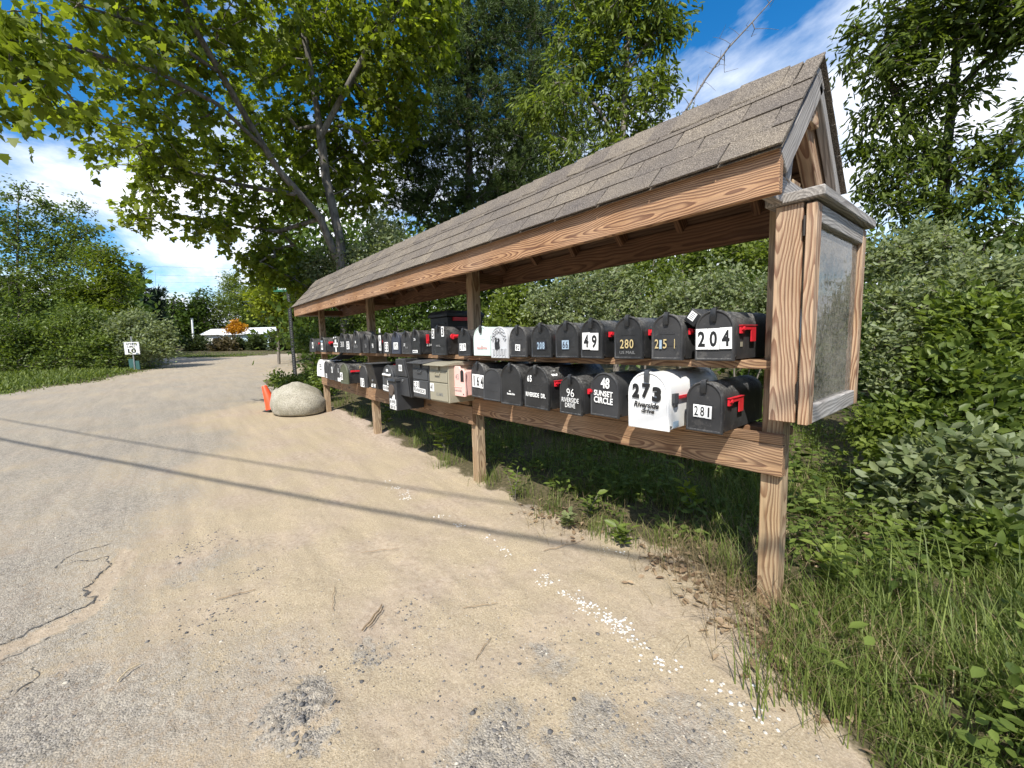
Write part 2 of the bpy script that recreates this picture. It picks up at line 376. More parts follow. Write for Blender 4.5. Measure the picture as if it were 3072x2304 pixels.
def height(x, y, fine=True):
    sd = sdist_road(x, y)
    h = Hs(x)
    vegm = sstep(.05, -.5, sd)
    h = h + vegm * (.045 + .06 * (fbm(x * 1.3, y * 1.3, 40) - .5))
    # rain-washed lip along the edge of the shoulder by the shelter
    dn = dist_line(NEAR_EDGE, x, y)
    lip = np.exp(-(dn / .22) ** 2) * sstep(-1.5, -4., x)
    h = h + lip * .05 * (fbm(x * 6, y * 6, 44))
    h = h + sstep(-10, -40, x) * 0.0
    rm = 1 - vegm
    h = h + rm * .035 * (fbm(x * .8, y * .8, 60) - .5)
    if fine:
        near = sstep(9, 3, np.hypot(x - CAM[0], y - CAM[1]))
        a = asphaltness(x, y)
        h = h + near * rm * (.013 * (fbm(x * 11, y * 11, 50, 3) - .5) + (.002 + .003 * np.clip(a, 0, 1)) * (fbm(x * 75, y * 75, 52, 2) - .5))
        hol = in_poly(HOLLOW, x, y)
        h = h - near * hol * .005
        c, r, w = PATCH[3]
        q = np.hypot(x - c[0], y - c[1])
        h = h + sstep(.17, .05, q) * .03 * fbm(x * 34, y * 34, 77, 3)
    return h
def ground_h(x, y):
    return height(np.atleast_1d(np.asarray(x, float)), np.atleast_1d(np.asarray(y, float)), False)

def groundmat():
    m, nt, N, L, b = newmat('worn_ground')
    g = N.new('ShaderNodeNewGeometry'); P = g.outputs['Position']
    def A(n):
        a = N.new('ShaderNodeAttribute'); a.attribute_name = n; return a.outputs['Fac']
    asp, veg, pink = A('asphalt'), A('veg'), A('pink')
    fine = noise(N, L, P, 120, 4, .8); mid = noise(N, L, P, 34, 5, .65); big = noise(N, L, P, 2.2, 5, .6)
    sand = ramp(N, [(.30, (.15, .115, .075)), (.43, (.33, .265, .178)), (.56, (.405, .33, .225)), (.70, (.56, .48, .36))]); L.new(fine.outputs[0], sand.inputs[0])
    pk = ramp(N, [(.32, (.25, .188, .14)), (.5, (.37, .295, .23)), (.68, (.46, .375, .30))]); L.new(mid.outputs[0], pk.inputs[0])
    pkm = ramp(N, [(.42, (0,) * 3), (.66, (1,) * 3)]); L.new(big.outputs[0], pkm.inputs[0])
    col = mixc(N, L, math2(N, L, 'MAXIMUM', math2(N, L, 'MULTIPLY', pkm.outputs[0], .7), pink), sand.outputs[0], pk.outputs[0])
    # gravelly asphalt: dusty binder with stones of many greys
    vo = N.new('ShaderNodeTexVoronoi'); vo.inputs['Scale'].default_value = 150; vo.inputs['Randomness'].default_value = 1; L.new(P, vo.inputs['Vector'])
    vs = N.new('ShaderNodeSeparateColor'); L.new(vo.outputs['Color'], vs.inputs[0])
    st = ramp(N, [(0, (.06, .058, .056)), (.30, (.15, .142, .132)), (.7, (.26, .24, .215)), (1, (.42, .39, .345))]); L.new(vs.outputs[0], st.inputs[0])
    dustm = ramp(N, [(.38, (0,) * 3), (.60, (1,) * 3)]); L.new(mid.outputs[0], dustm.inputs[0])
    aspc = mixc(N, L, math2(N, L, 'MULTIPLY', dustm.outputs[0], .75), st.outputs[0], (.385, .335, .262))
    jit = math2(N, L, 'MULTIPLY', math2(N, L, 'SUBTRACT', mid.outputs[0], .5), 2.6)
    jit2 = math2(N, L, 'MULTIPLY', math2(N, L, 'SUBTRACT', fine.outputs[0], .5), 2.4)
    af = math2(N, L, 'ADD', math2(N, L, 'ADD', asp, math2(N, L, 'MULTIPLY', jit, asp)), math2(N, L, 'MULTIPLY', jit2, .35))
    ar = ramp(N, [(.30, (0,) * 3), (.66, (.95,) * 3)]); L.new(af, ar.inputs[0])
    col = mixc(N, L, ar.outputs[0], col, aspc)
    # scattered dark grit lying on the sand
    v2 = N.new('ShaderNodeTexVoronoi'); v2.inputs['Scale'].default_value = 85; L.new(P, v2.inputs['Vector'])
    gr = ramp(N, [(.0, (1,) * 3), (.16, (.9,) * 3), (.22, (0,) * 3)]); L.new(v2.outputs['Distance'], gr.inputs[0])
    gs = N.new('ShaderNodeSeparateColor'); L.new(v2.outputs['Color'], gs.inputs[0])
    sel = ramp(N, [(.55, (0,) * 3), (.60, (1,) * 3)]); L.new(gs.outputs[1], sel.inputs[0])
    gf = math2(N, L, 'MULTIPLY', math2(N, L, 'MULTIPLY', gr.outputs[0], sel.outputs[0]), .75)
    gcol = ramp(N, [(0, (.09, .085, .08)), (1, (.33, .29, .25))]); L.new(gs.outputs[2], gcol.inputs[0])
    col = mixc(N, L, gf, col, gcol.outputs[0])
    mw = N.new('ShaderNodeMapping'); mw.inputs['Rotation'].default_value = (0, 0, math.radians(-24)); mw.inputs['Scale'].default_value = (.55, 4.5, 1); L.new(P, mw.inputs[0])
    ns = noise(N, L, mw.outputs[0], 1.6, 6, .65, .3); sr = ramp(N, [(.32, (.90, .895, .89)), (.5, (1, 1, 1)), (.68, (1.10, 1.09, 1.07))]); L.new(ns.outputs[0], sr.inputs[0])
    col = mixc(N, L, 1.0, col, sr.outputs[0], 'MULTIPLY')
    soil = ramp(N, [(.3, (.05, .045, .022)), (.55, (.10, .085, .045)), (.75, (.20, .155, .09))]); L.new(mid.outputs[0], soil.inputs[0])
    vf = ramp(N, [(.35, (0,) * 3), (.62, (1,) * 3)]); L.new(math2(N, L, 'ADD', veg, math2(N, L, 'MULTIPLY', jit, .35)), vf.inputs[0])
    col = mixc(N, L, vf.outputs[0], col, soil.outputs[0])
    L.new(col, b.inputs['Base Color']); b.inputs['Roughness'].default_value = .95; b.inputs['Specular IOR Level'].default_value = .2
    h = math2(N, L, 'ADD', math2(N, L, 'MULTIPLY', fine.outputs[0], .55), math2(N, L, 'MULTIPLY', vo.outputs['Distance'], math2(N, L, 'MULTIPLY', asp, -.8)))
    h = math2(N, L, 'ADD', h, math2(N, L, 'MULTIPLY', mid.outputs[0], .35))
    bump(N, L, b, h, .85, .009)
    return m
MT['ground'] = groundmat()
MT['lawn'] = plain('lawn_soil', (.075, .095, .03), .95, var=.35, scale=3.)

def build_terrain():
    fa = math.atan2(FWD[1], FWD[0])
    a_in = np.concatenate([np.linspace(-62, 22, 380), np.linspace(22, 55, 200)[1:], np.linspace(55, 62, 30)[1:]]) * math.pi / 180
    a_out = np.linspace(math.radians(62), 2 * math.pi - math.radians(62), 42)[1:-1]
    ang = np.concatenate([a_in, a_out]) + fa
    yy = np.concatenate([np.linspace(620, 345, 135), np.linspace(345, 195, 110)[1:], np.linspace(195, 40, 90)[1:], np.linspace(40, 4.2, 60)[1:]])
    r = np.concatenate([[.05, .4], 557. / yy, np.geomspace(140, 420, 8)[1:]])
    R, Aa = np.meshgrid(r, ang, indexing='ij')
    x = CAM[0] + R * np.cos(Aa); y = CAM[1] + R * np.sin(Aa)
    z = height(x, y)
    sd = sdist_road(x, y)
    asp = asphaltness(x, y)
    farr = sstep(8, 20, np.hypot(x - CAM[0], y - CAM[1])); asp = np.maximum(asp, farr * .5) * (1 - .25 * farr)
    hol = in_poly(HOLLOW, x, y); asp = np.where(hol, asp * .3, asp)
    dn = dist_line(NEAR_EDGE, x, y)
    pink = np.clip(np.exp(-(dn / .3) ** 2) * sstep(-2.8, -4.5, x) * 1.1 + hol * .5, 0, 1)
    veg = sstep(.10, -.14, sd + (fbm(x * 5, y * 5, 33) - .5) * .35)
    n, k = x.shape
    V = np.stack([x, y, z], -1).reshape(-1, 3)
    i = np.arange(n - 1)[:, None]; j = np.arange(k)[None, :]; j2 = (j + 1) % k
    F = np.stack([i * k + j, (i + 1) * k + j, (i + 1) * k + j2, i * k + j2], -1).reshape(-1, 4)
    fc = V[F].mean(1); s = sdist_road(fc[:, 0], fc[:, 1]); dd = dist_line(NEAR_EDGE, fc[:, 0], fc[:, 1])
    isroad = s > 0; shoulder = isroad & (dd < 1.35); road = isroad & ~shoulder; veg_f = ~isroad
    at = dict(asphalt=asp.ravel(), veg=veg.ravel(), pink=pink.ravel())
    for nm, mask in (('road', road), ('sand_shoulder', shoulder), ('ground', veg_f)):
        f = F[mask]; u, inv = np.unique(f, return_inverse=True)
        me = arr_mesh(nm, V[u], inv.reshape(-1, 4), {q: a[u] for q, a in at.items()})
        o = link(nm, me, MT['ground']); me.polygons.foreach_set('use_smooth', np.ones(len(me.polygons), bool))
        tag(o, {'road': 'dusty worn asphalt road with cracks, curving away to the left', 'sand_shoulder': 'pale sandy shoulder beside the mailbox shelter', 'ground': 'dark soil under the grass and bushes'}[nm], kind='structure')
build_terrain()

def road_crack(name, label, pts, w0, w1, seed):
    """a ragged crack as a thin ribbon just above the surface, its shade painted dark"""
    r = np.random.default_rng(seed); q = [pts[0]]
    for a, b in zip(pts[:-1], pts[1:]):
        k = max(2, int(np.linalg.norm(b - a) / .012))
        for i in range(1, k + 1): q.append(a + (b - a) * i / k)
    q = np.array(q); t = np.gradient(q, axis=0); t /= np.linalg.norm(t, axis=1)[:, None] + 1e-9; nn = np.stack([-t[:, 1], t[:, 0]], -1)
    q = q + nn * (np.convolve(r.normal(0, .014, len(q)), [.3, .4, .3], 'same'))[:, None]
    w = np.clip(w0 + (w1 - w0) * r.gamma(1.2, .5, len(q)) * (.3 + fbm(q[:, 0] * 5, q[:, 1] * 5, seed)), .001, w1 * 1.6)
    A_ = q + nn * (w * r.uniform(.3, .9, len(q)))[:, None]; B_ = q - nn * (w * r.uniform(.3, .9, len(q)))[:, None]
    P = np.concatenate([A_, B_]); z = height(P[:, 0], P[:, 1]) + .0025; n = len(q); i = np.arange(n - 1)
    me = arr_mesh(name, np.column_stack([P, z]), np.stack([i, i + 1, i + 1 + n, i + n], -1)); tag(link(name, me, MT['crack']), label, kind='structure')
MT['crack'] = plain('crack_shade', (.085, .078, .07), .95, var=.5, scale=160)  # dark speckled colour stands in for the shade down inside the cracks
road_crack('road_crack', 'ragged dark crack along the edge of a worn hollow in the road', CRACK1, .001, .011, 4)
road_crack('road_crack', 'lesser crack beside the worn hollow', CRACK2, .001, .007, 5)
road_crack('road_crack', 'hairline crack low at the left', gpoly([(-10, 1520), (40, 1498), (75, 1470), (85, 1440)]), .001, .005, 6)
# ---------------------------------------------------------------- shelter
def board(name, p0, p1, w, t, mat, parent, up=(0, 0, 1), bevel=.003, ext=None):
    """a plank from p0 to p1 (centre line), width w along 'up', thickness t; local X is its length"""
    p0 = Vector(p0); p1 = Vector(p1); ax = (p1 - p0); ln = ax.length; ax.normalize()
    up = Vector(up); zz = (up - ax * up.dot(ax)).normalized(); yy = zz.cross(ax)
    m = MB(); m.box((-ln / 2, -t / 2, -w / 2), (ln / 2, t / 2, w / 2))
    o = m.build(name, mat, parent, bevel=min(bevel, t * .15))
    Mx = Matrix((ax, yy, zz)).transposed().to_4x4(); Mx.translation = (p0 + p1) / 2
    o.matrix_local = Mx
    return o
SH = tag(empty('mailbox_shelter', (0, 0, 0)), 'long wooden mailbox shelter with shingled roof and glazed notice case at its end', 'shelter')
XP = [0.0, -2.44, -4.873, -7.13]; PW = .089
XR, XL = .150, -7.30          # roof ends
YE, YB = -.34, .46            # eaves
for k, x in enumerate(XP):
    zb = float(ground_h(x + .045, .045)[0]) - .25
    board('post', (x + PW / 2, PW / 2, zb), (x + PW / 2, PW / 2, 1.985), PW, PW, MT['post'], SH, up=(1, 0, 0), bevel=.004)
# lower beams and decks (the far run hangs a little lower)
board('beam', (-2.352, -.021, .759), (.102, -.021, .759), .144, .038, MT['beam'], SH)
board('beam', (-4.86, -.021, .674), (-2.357, -.021, .667), .165, .038, MT['beam'], SH)
board('beam', (-7.05, -.021, .742), (-4.865, -.021, .680), .165, .038, MT['beam'], SH)
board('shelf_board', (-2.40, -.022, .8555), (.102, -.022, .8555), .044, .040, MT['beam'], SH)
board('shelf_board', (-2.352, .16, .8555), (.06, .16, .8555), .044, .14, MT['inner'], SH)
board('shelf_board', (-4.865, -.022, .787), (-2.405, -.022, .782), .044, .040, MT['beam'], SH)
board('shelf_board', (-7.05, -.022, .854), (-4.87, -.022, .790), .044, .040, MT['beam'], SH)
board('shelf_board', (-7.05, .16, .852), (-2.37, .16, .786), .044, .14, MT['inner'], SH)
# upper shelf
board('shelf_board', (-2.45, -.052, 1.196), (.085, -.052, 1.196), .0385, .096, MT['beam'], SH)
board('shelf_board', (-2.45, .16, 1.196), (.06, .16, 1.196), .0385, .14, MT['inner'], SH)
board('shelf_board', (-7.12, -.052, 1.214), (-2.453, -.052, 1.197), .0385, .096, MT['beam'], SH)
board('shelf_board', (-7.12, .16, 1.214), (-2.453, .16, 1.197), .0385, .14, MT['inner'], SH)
for x in XP[:3]:
    board('cleat', (x + .11, -.05, 1.135), (x + .11, .20, 1.135), .085, .036, MT['post'], SH)
# roof frame
ZE0, ZE1 = 1.847, 2.004
xs = [XL, -4.65, XR]
for a, c in zip(xs[:-1], xs[1:]):
    board('fascia', (a + .002, YE + .019, (ZE0 + ZE1) / 2), (c - .002, YE + .019, (ZE0 + ZE1) / 2), ZE1 - ZE0, .038, MT['fascia'], SH)
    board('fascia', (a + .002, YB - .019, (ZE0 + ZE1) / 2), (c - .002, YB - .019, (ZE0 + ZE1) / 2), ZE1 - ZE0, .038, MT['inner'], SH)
YR, ZR = .06, 2.452
def front(s, off=0.): # point at distance s up the front slope from the eave, 'off' above the plane
    e = Vector((0, YE - .02, ZE1 - .004)); r = Vector((0, YR, ZR)); d = (r - e).normalized(); n = Vector((0, -d.z, d.y)); return e + d * s + n * off
def back(s, off=0.):
    e = Vector((0, YB + .02, ZE1 - .004)); r = Vector((0, YR, ZR)); d = (r - e).normalized(); n = Vector((0, d.z, -d.y)) * -1
    n = Vector((0, -d.z, d.y)) * -1; return e + d * s + n * off
SL = (Vector((0, YR, ZR)) - Vector((0, YE - .02, ZE1 - .004))).length
nF = (front(0, 1) - front(0)).normalized(); nB = (back(0, 1) - back(0)).normalized()
def slope_board(name, fn, n, x0, x1, s0, s1, t, off, mat):
    a = fn((s0 + s1) / 2, off + t / 2)
    d = (fn(s1) - fn(s0)).normalized()
    return board(name, (x0, a.y, a.z), (x1, a.y, a.z), s1 - s0, t, mat, SH, up=d)
for fn, n in ((front, nF), (back, nB)):
    for k in range(4):
        s0 = .02 + k * SL / 4.; s1 = s0 + SL / 4 - .006
        slope_board('sheathing_board', fn, n, XL + .02, XR - .05, s0, min(s1, SL - .01), .018, -.024, MT['deck'])
xr_ = -.19
while xr_ > XL + .1:
    for fn in (front, back):
        a = fn(.045, -.024 - .045); c = fn(SL - .02, -.024 - .045)
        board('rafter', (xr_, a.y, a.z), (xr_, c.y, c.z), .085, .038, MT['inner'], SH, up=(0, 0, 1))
    xr_ -= .432
board('ridge_beam', (XL + .03, YR, ZR - .15), (XR - .12, YR, ZR - .15), .14, .038, MT['inner'], SH)
for x in XP[1:]:
    board('tie_beam', (x - .022, YE + .04, 1.905), (x - .022, YB - .04, 1.905), .088, .036, MT['inner'], SH)
# gables: barge boards, second rafters, ties, top blocks
for gx, far in ((XR - .018, 0), (XL + .018, 1)):
    mg = MT['grey'] if not far else MT['post']
    for fn, sb in ((front, 0), (back, 1)):
        bo = -.072 if sb == 0 else -.052; a = fn(.01, bo); c = fn(SL - .02, bo)
        board('barge_board', (gx, a.y, a.z), (gx, c.y, c.z), .088 if sb == 0 else .048, .037, mg, SH, up=(0, 0, 1))
    board('tie_beam', (gx - .042, YE + .042, 1.90), (gx - .042, YB - .042, 1.90), .10, .038, MT['grey'], SH)
inx = XR - .075
a = back(.045, -.092); c = back(SL - .04, -.092)
board('rafter', (inx, a.y, a.z), (inx, c.y, c.z), .12, .060, MT['case'], SH)
board('gable_stud', (inx + .02, -.135, 1.94), (inx + .02, -.060, 2.26), .045, .037, MT['grey'], SH, up=(0, 1, 0))
board('gable_block', (XR - .05, -.035, 2.275), (XR - .05, .15, 2.275), .125, .06, MT['case'], SH)
# shingles: every tab of the front slope, one joined layer behind
def shinglemat():
    m, nt, N, L, b = newmat('asphalt_shingle')
    tc = N.new('ShaderNodeTexCoord'); oi = N.new('ShaderNodeObjectInfo'); g = N.new('ShaderNodeNewGeometry')
    n = noise(N, L, g.outputs['Position'], 210, 2, .8); n2 = noise(N, L, g.outputs['Position'], 5, 4)
    r = ramp(N, [(.33, (.025, .02, .016)), (.46, (.11, .092, .074)), (.58, (.215, .186, .15)), (.70, (.42, .375, .31))]); L.new(n.outputs[0], r.inputs[0])
    t = ramp(N, [(.3, (.82, .82, .86)), (.7, (1.12, 1.1, 1.06))]); L.new(n2.outputs[0], t.inputs[0])
    t2 = ramp(N, [(0, (.80, .79, .82)), (1, (1.14, 1.12, 1.08))]); L.new(oi.outputs['Random'], t2.inputs[0])
    c = mixc(N, L, 1., r.outputs[0], t.outputs[0], 'MULTIPLY'); c = mixc(N, L, 1., c, t2.outputs[0], 'MULTIPLY')
    L.new(c, b.inputs['Base Color']); b.inputs['Roughness'].default_value = .95
    bump(N, L, b, n.outputs[0], .5, .004); return m
MT['shingle'] = shinglemat()
EXPO, TAB = .146, .303
slope_board('eave_light_blocker', front, nF, XL - .02, XR + .012, -.009, .13, .003, -.0025, MT['shingle'])  # added under the first course to block sun through the tab gaps
dF = (front(1) - front(0)).normalized()
def tab_mesh(w, ln, t=.0055, cup=.006):
    m = MB(); v = []; n = 5
    # slightly cupped tab: the lower edge lifts a millimetre or two
    R = []
    for k in range(n):
        q = k / (n - 1); y = q * ln; lift = cup * (1 - q) ** 2
        R.append([(-w / 2, y, lift), (w / 2, y, lift), (w / 2, y, lift + t), (-w / 2, y, lift + t)])
    m.rings(R); return m.mesh('shingle')
tabs = [tab_mesh(TAB - .007, .205, .0075), tab_mesh(TAB - .008, .203, .008, .006), tab_mesh(TAB - .006, .207, .007, .003), tab_mesh(TAB - .009, .206, .0075, .005)]
for me in tabs: me.materials.append(MT['shingle'])
def put_shingle(me, x, s, off, fn, dd, nn, yaw):
    o = bpy.data.objects.new('shingle', me); COL.objects.link(o); o.parent = SH
    p = fn(s, off); ax = Vector((1, 0, 0)) if fn is front else Vector((-1, 0, 0))
    Mx = Matrix((ax, dd, ax.cross(dd))).transposed().to_4x4() @ Matrix.Rotation(yaw, 4, 'Z'); Mx.translation = (x, p.y, p.z); o.matrix_local = Mx
    return o
for row in range(4):
    s = -.012 + row * EXPO
    x = XL - .03 + TAB / 2 - (row % 2) * TAB / 2
    while x - TAB / 2 < XR + .02:
        w0 = max(x - TAB / 2, XL - .025); w1 = min(x + TAB / 2, XR + .018)
        if w1 - w0 > .02:
            if w1 - w0 < TAB - .001:
                me = tab_mesh(w1 - w0 - .007, .205, .0075); me.materials.append(MT['shingle'])
            else: me = random.choice(tabs)
            put_shingle(me, (w0 + w1) / 2, s + random.uniform(-.003, .003), .004 + .0015 * random.random(), front, dF, nF, random.uniform(-.006, .006))
        x += TAB
m = MB()
for row in range(4):
    x = XL - .02; s = -.012 + row * EXPO
    while x < XR:
        w = min(TAB, XR + .018 - x)
        P = [back(s, .010), back(s + .2, .002), back(s + .2, .007), back(s, .0155)]
        m.add([(x, p.y, p.z) for p in P] + [(x + w - .004, p.y, p.z) for p in P], [(0, 1, 2, 3), (7, 6, 5, 4), (0, 4, 5, 1), (3, 2, 6, 7), (0, 3, 7, 4), (1, 5, 6, 2)])
        x += TAB
o = m.build('back_shingles', MT['shingle'], SH); o['kind'] = 'stuff'
# bent ridge caps, overlapping
def cap_mesh():
    m = MB(); R = []; prof = []
    for k in range(9):
        q = k / 8 * 2 - 1
        if abs(q) > .16:
            s = SL + .012 - (abs(q) - .16) / .84 * .165; p = (front if q < 0 else back)(s, .017)
        else:
            p = Vector((0, YR + q * .1, ZR + .026 - .012 * (q / .16) ** 2))
        prof.append(p)
    for xx, l in ((0, 0.), (-.10, .003), (-.2, .008)):
        up = [(xx, p.y, p.z + l) for p in prof]; lo = [(xx, p.y, p.z + l - .006) for p in prof[::-1]]
        R.append(up + lo)
    m.rings(R); return m.mesh('ridge_cap')
capm = cap_mesh(); capm.materials.append(MT['shingle'])
x = XL + .19
while x < XR + .03:
    o = bpy.data.objects.new('ridge_cap', capm); COL.objects.link(o); o.parent = SH; o.location = (min(x, XR + .025), random.uniform(-.002, .002), random.uniform(0, .004)); o.rotation_euler = (0, 0, random.uniform(-.008, .008))
    x += .143
# notice case
CA = empty('notice_case', (0, 0, 0)); CA.parent = SH
CX0, CX1, CY0, CY1, CZ0, CZ1 = .076, .177, -.150, .640, .962, 1.842
def cb(name, a, c, mat, along, bevel=.003):
    a = Vector(a); c = Vector(c); ce = (a + c) / 2; s = c - a
    ax = {'x': Vector((1, 0, 0)), 'y': Vector((0, 1, 0)), 'z': Vector((0, 0, 1))}
    l = {'x': s.x, 'y': s.y, 'z': s.z}[along]
    order = {'x': ('x', 'y', 'z'), 'y': ('y', 'x', 'z'), 'z': ('z', 'y', 'x')}[along]
    dims = {'x': s.x, 'y': s.y, 'z': s.z}
    return board(name, ce - ax[along] * l / 2, ce + ax[along] * l / 2, dims[order[2]], dims[order[1]], mat, CA, up=ax[order[2]], bevel=bevel)
cb('side_board', (CX0, CY0, CZ0), (CX1 - .004, CY0 + .022, CZ1), MT['case'], 'z')
cb('side_board', (CX0, CY1 - .022, CZ0), (CX1 - .004, CY1, CZ1), MT['case'], 'z')
cb('bottom_board', (CX0, CY0 + .023, CZ0 + .004), (CX1 - .006, CY1 - .023, CZ0 + .026), MT['case'], 'y')
cb('back_panel', (CX0 + .002, CY0 + .023, CZ0 + .027), (CX0 + .014, CY1 - .023, CZ1 - .002), MT['post'], 'z')
cb('case_cap', (CX0 - .035, CY0 - .022, CZ1 + .002), (.247, CY1 + .05, CZ1 + .043), MT['grey'], 'y', .005)
FX0, FX1 = .184, .221; FW = .062; FZ0, FZ1 = CZ0 - .004, CZ1 - .01
FY0, FY1 = CY0 - .006, CY1 + .002
cb('door_stile', (FX0, FY0, FZ0), (FX1, FY0 + FW, FZ1), MT['case'], 'z')
cb('door_stile', (FX0, FY1 - FW, FZ0), (FX1, FY1, FZ1), MT['case'], 'z')
cb('door_rail', (FX0 + .001, FY0 + FW + .001, FZ1 - FW - .01), (FX1 - .001, FY1 - FW - .001, FZ1 - .001), MT['grey'], 'y')
cb('door_rail', (FX0 + .001, FY0 + FW + .001, FZ0 + .001), (FX1 - .001, FY1 - FW - .001, FZ0 + FW + .012), MT['grey'], 'y')
def glassmat():
    m, nt, N, L, b = newmat('dusty_glass'); 
    tc = N.new('ShaderNodeTexCoord'); n = noise(N, L, tc.outputs['Object'], 45, 5, .7); n2 = noise(N, L, tc.outputs['Object'], 4, 3)
    out = [q for q in N if q.type == 'OUTPUT_MATERIAL'][0]
    tr = N.new('ShaderNodeBsdfTransparent'); gl = N.new('ShaderNodeBsdfGlossy'); gl.inputs['Roughness'].default_value = .04
    df = N.new('ShaderNodeBsdfDiffuse'); df.inputs[0].default_value = (.68, .61, .50, 1)
    fr = N.new('ShaderNodeFresnel'); fr.inputs[0].default_value = 1.28
    m1 = N.new('ShaderNodeMixShader'); L.new(fr.outputs[0], m1.inputs[0]); L.new(tr.outputs[0], m1.inputs[1]); L.new(gl.outputs[0], m1.inputs[2])
    r = ramp(N, [(.42, (.05,) * 3), (.75, (.42,) * 3)]); L.new(math2(N, L, 'ADD', math2(N, L, 'MULTIPLY', n.outputs[0], .7), math2(N, L, 'MULTIPLY', n2.outputs[0], .35)), r.inputs[0])
    m2 = N.new('ShaderNodeMixShader'); L.new(r.outputs[0], m2.inputs[0]); L.new(m1.outputs[0], m2.inputs[1]); L.new(df.outputs[0], m2.inputs[2])
    L.new(m2.outputs[0], out.inputs[0])
    bp = N.new('ShaderNodeBump'); bp.inputs['Strength'].default_value = .12; bp.inputs['Distance'].default_value = .02; nw = noise(N, L, tc.outputs['Object'], 7, 2); L.new(nw.outputs[0], bp.inputs['Height']); L.new(bp.outputs[0], gl.inputs['Normal'])
    return m
MT['glass'] = glassmat()
m = MB(); m.box((FX0 + .012, FY0 + FW - .004, FZ0 + FW + .006), (FX0 + .016, FY1 - FW + .004, FZ1 - FW - .004)); m.build('glass_pane', MT['glass'], CA)
for z in (CZ0 + .10, CZ1 - .13):
    m = MB(); m.box((FX0 - .007, CY0 - .007, z), (FX0 - .0005, CY0 - .001, z + .07)); m.tube([(FX0 - .0035, CY0 - .008, z - .003), (FX0 - .0035, CY0 - .008, z + .073)], .0045, 8); m.build('hinge', MT['hinge'], CA)
# a curled scrap of paper pinned inside
m = MB(); pp = []
for k in range(7):
    q = k / 6; pp.append((CX0 + .020 + .03 * math.sin(q * 2.2) ** 2, CY0 + .10 + .006 * k, 1.62 - q * .36))
R = [[(p[0], p[1], p[2]), (p[0] + .004, p[1] + .10 - .05 * i / 6, p[2] - .01), (p[0] + .005, p[1] + .10 - .05 * i / 6, p[2] - .01), (p[0] + .001, p[1], p[2])] for i, p in enumerate(pp)]
m.rings(R); m.build('notice_paper', MT['plate'], CA)
# ---------------------------------------------------------------- lettering
_tc = {}
def text_mesh(s, bold=0., shear=0., space=1.0):
    k = (s, bold, shear, space)
    if k in _tc: return _tc[k]
    cu = bpy.data.curves.new('lettering', 'FONT'); cu.body = s; cu.size = 1.0; cu.offset = bold; cu.shear = shear; cu.space_character = space; cu.resolution_u = 3
    o = bpy.data.objects.new('lettering_tmp', cu); COL.objects.link(o)
    dg = bpy.context.evaluated_depsgraph_get(); dg.update()
    me = bpy.data.meshes.new_from_object(o.evaluated_get(dg))
    bpy.data.objects.remove(o); bpy.data.curves.remove(cu)
    n = len(me.vertices); co = np.empty(n * 3, np.float32); me.vertices.foreach_get('co', co); co = co.reshape(-1, 3)
    lo = co.min(0); hi = co.max(0); co[:, 0] -= (lo[0] + hi[0]) / 2; co[:, 1] -= (lo[1] + hi[1]) / 2
    co[:, 0] /= max(hi[0] - lo[0], 1e-6); co[:, 1] /= max(hi[1] - lo[1], 1e-6)
    me.vertices.foreach_set('co', co.ravel()); me.materials.clear()
    _tc[k] = me
    return me
def lettering(name, s, w, h, loc, mat, parent, rot=(math.pi / 2, 0, 0), bold=0.02, shear=0., space=1.0):
    """lettering of given width and height centred at loc; faces -Y by default"""
    me = text_mesh(s, bold, shear, space).copy(); me.materials.append(mat)
    o = bpy.data.objects.new(name, me); COL.objects.link(o); o.parent = parent
    o.location = loc; o.rotation_euler = rot; o.scale = (w, h, 1)
    return o
def plate(name, w, h, loc, mat, parent, tilt=0., t=.0012):
    m = MB(); m.box((-w / 2, -t, -h / 2), (w / 2, 0, h / 2)); o = m.build(name, mat, parent); o.location = loc; o.rotation_euler = (0, tilt, 0); return o

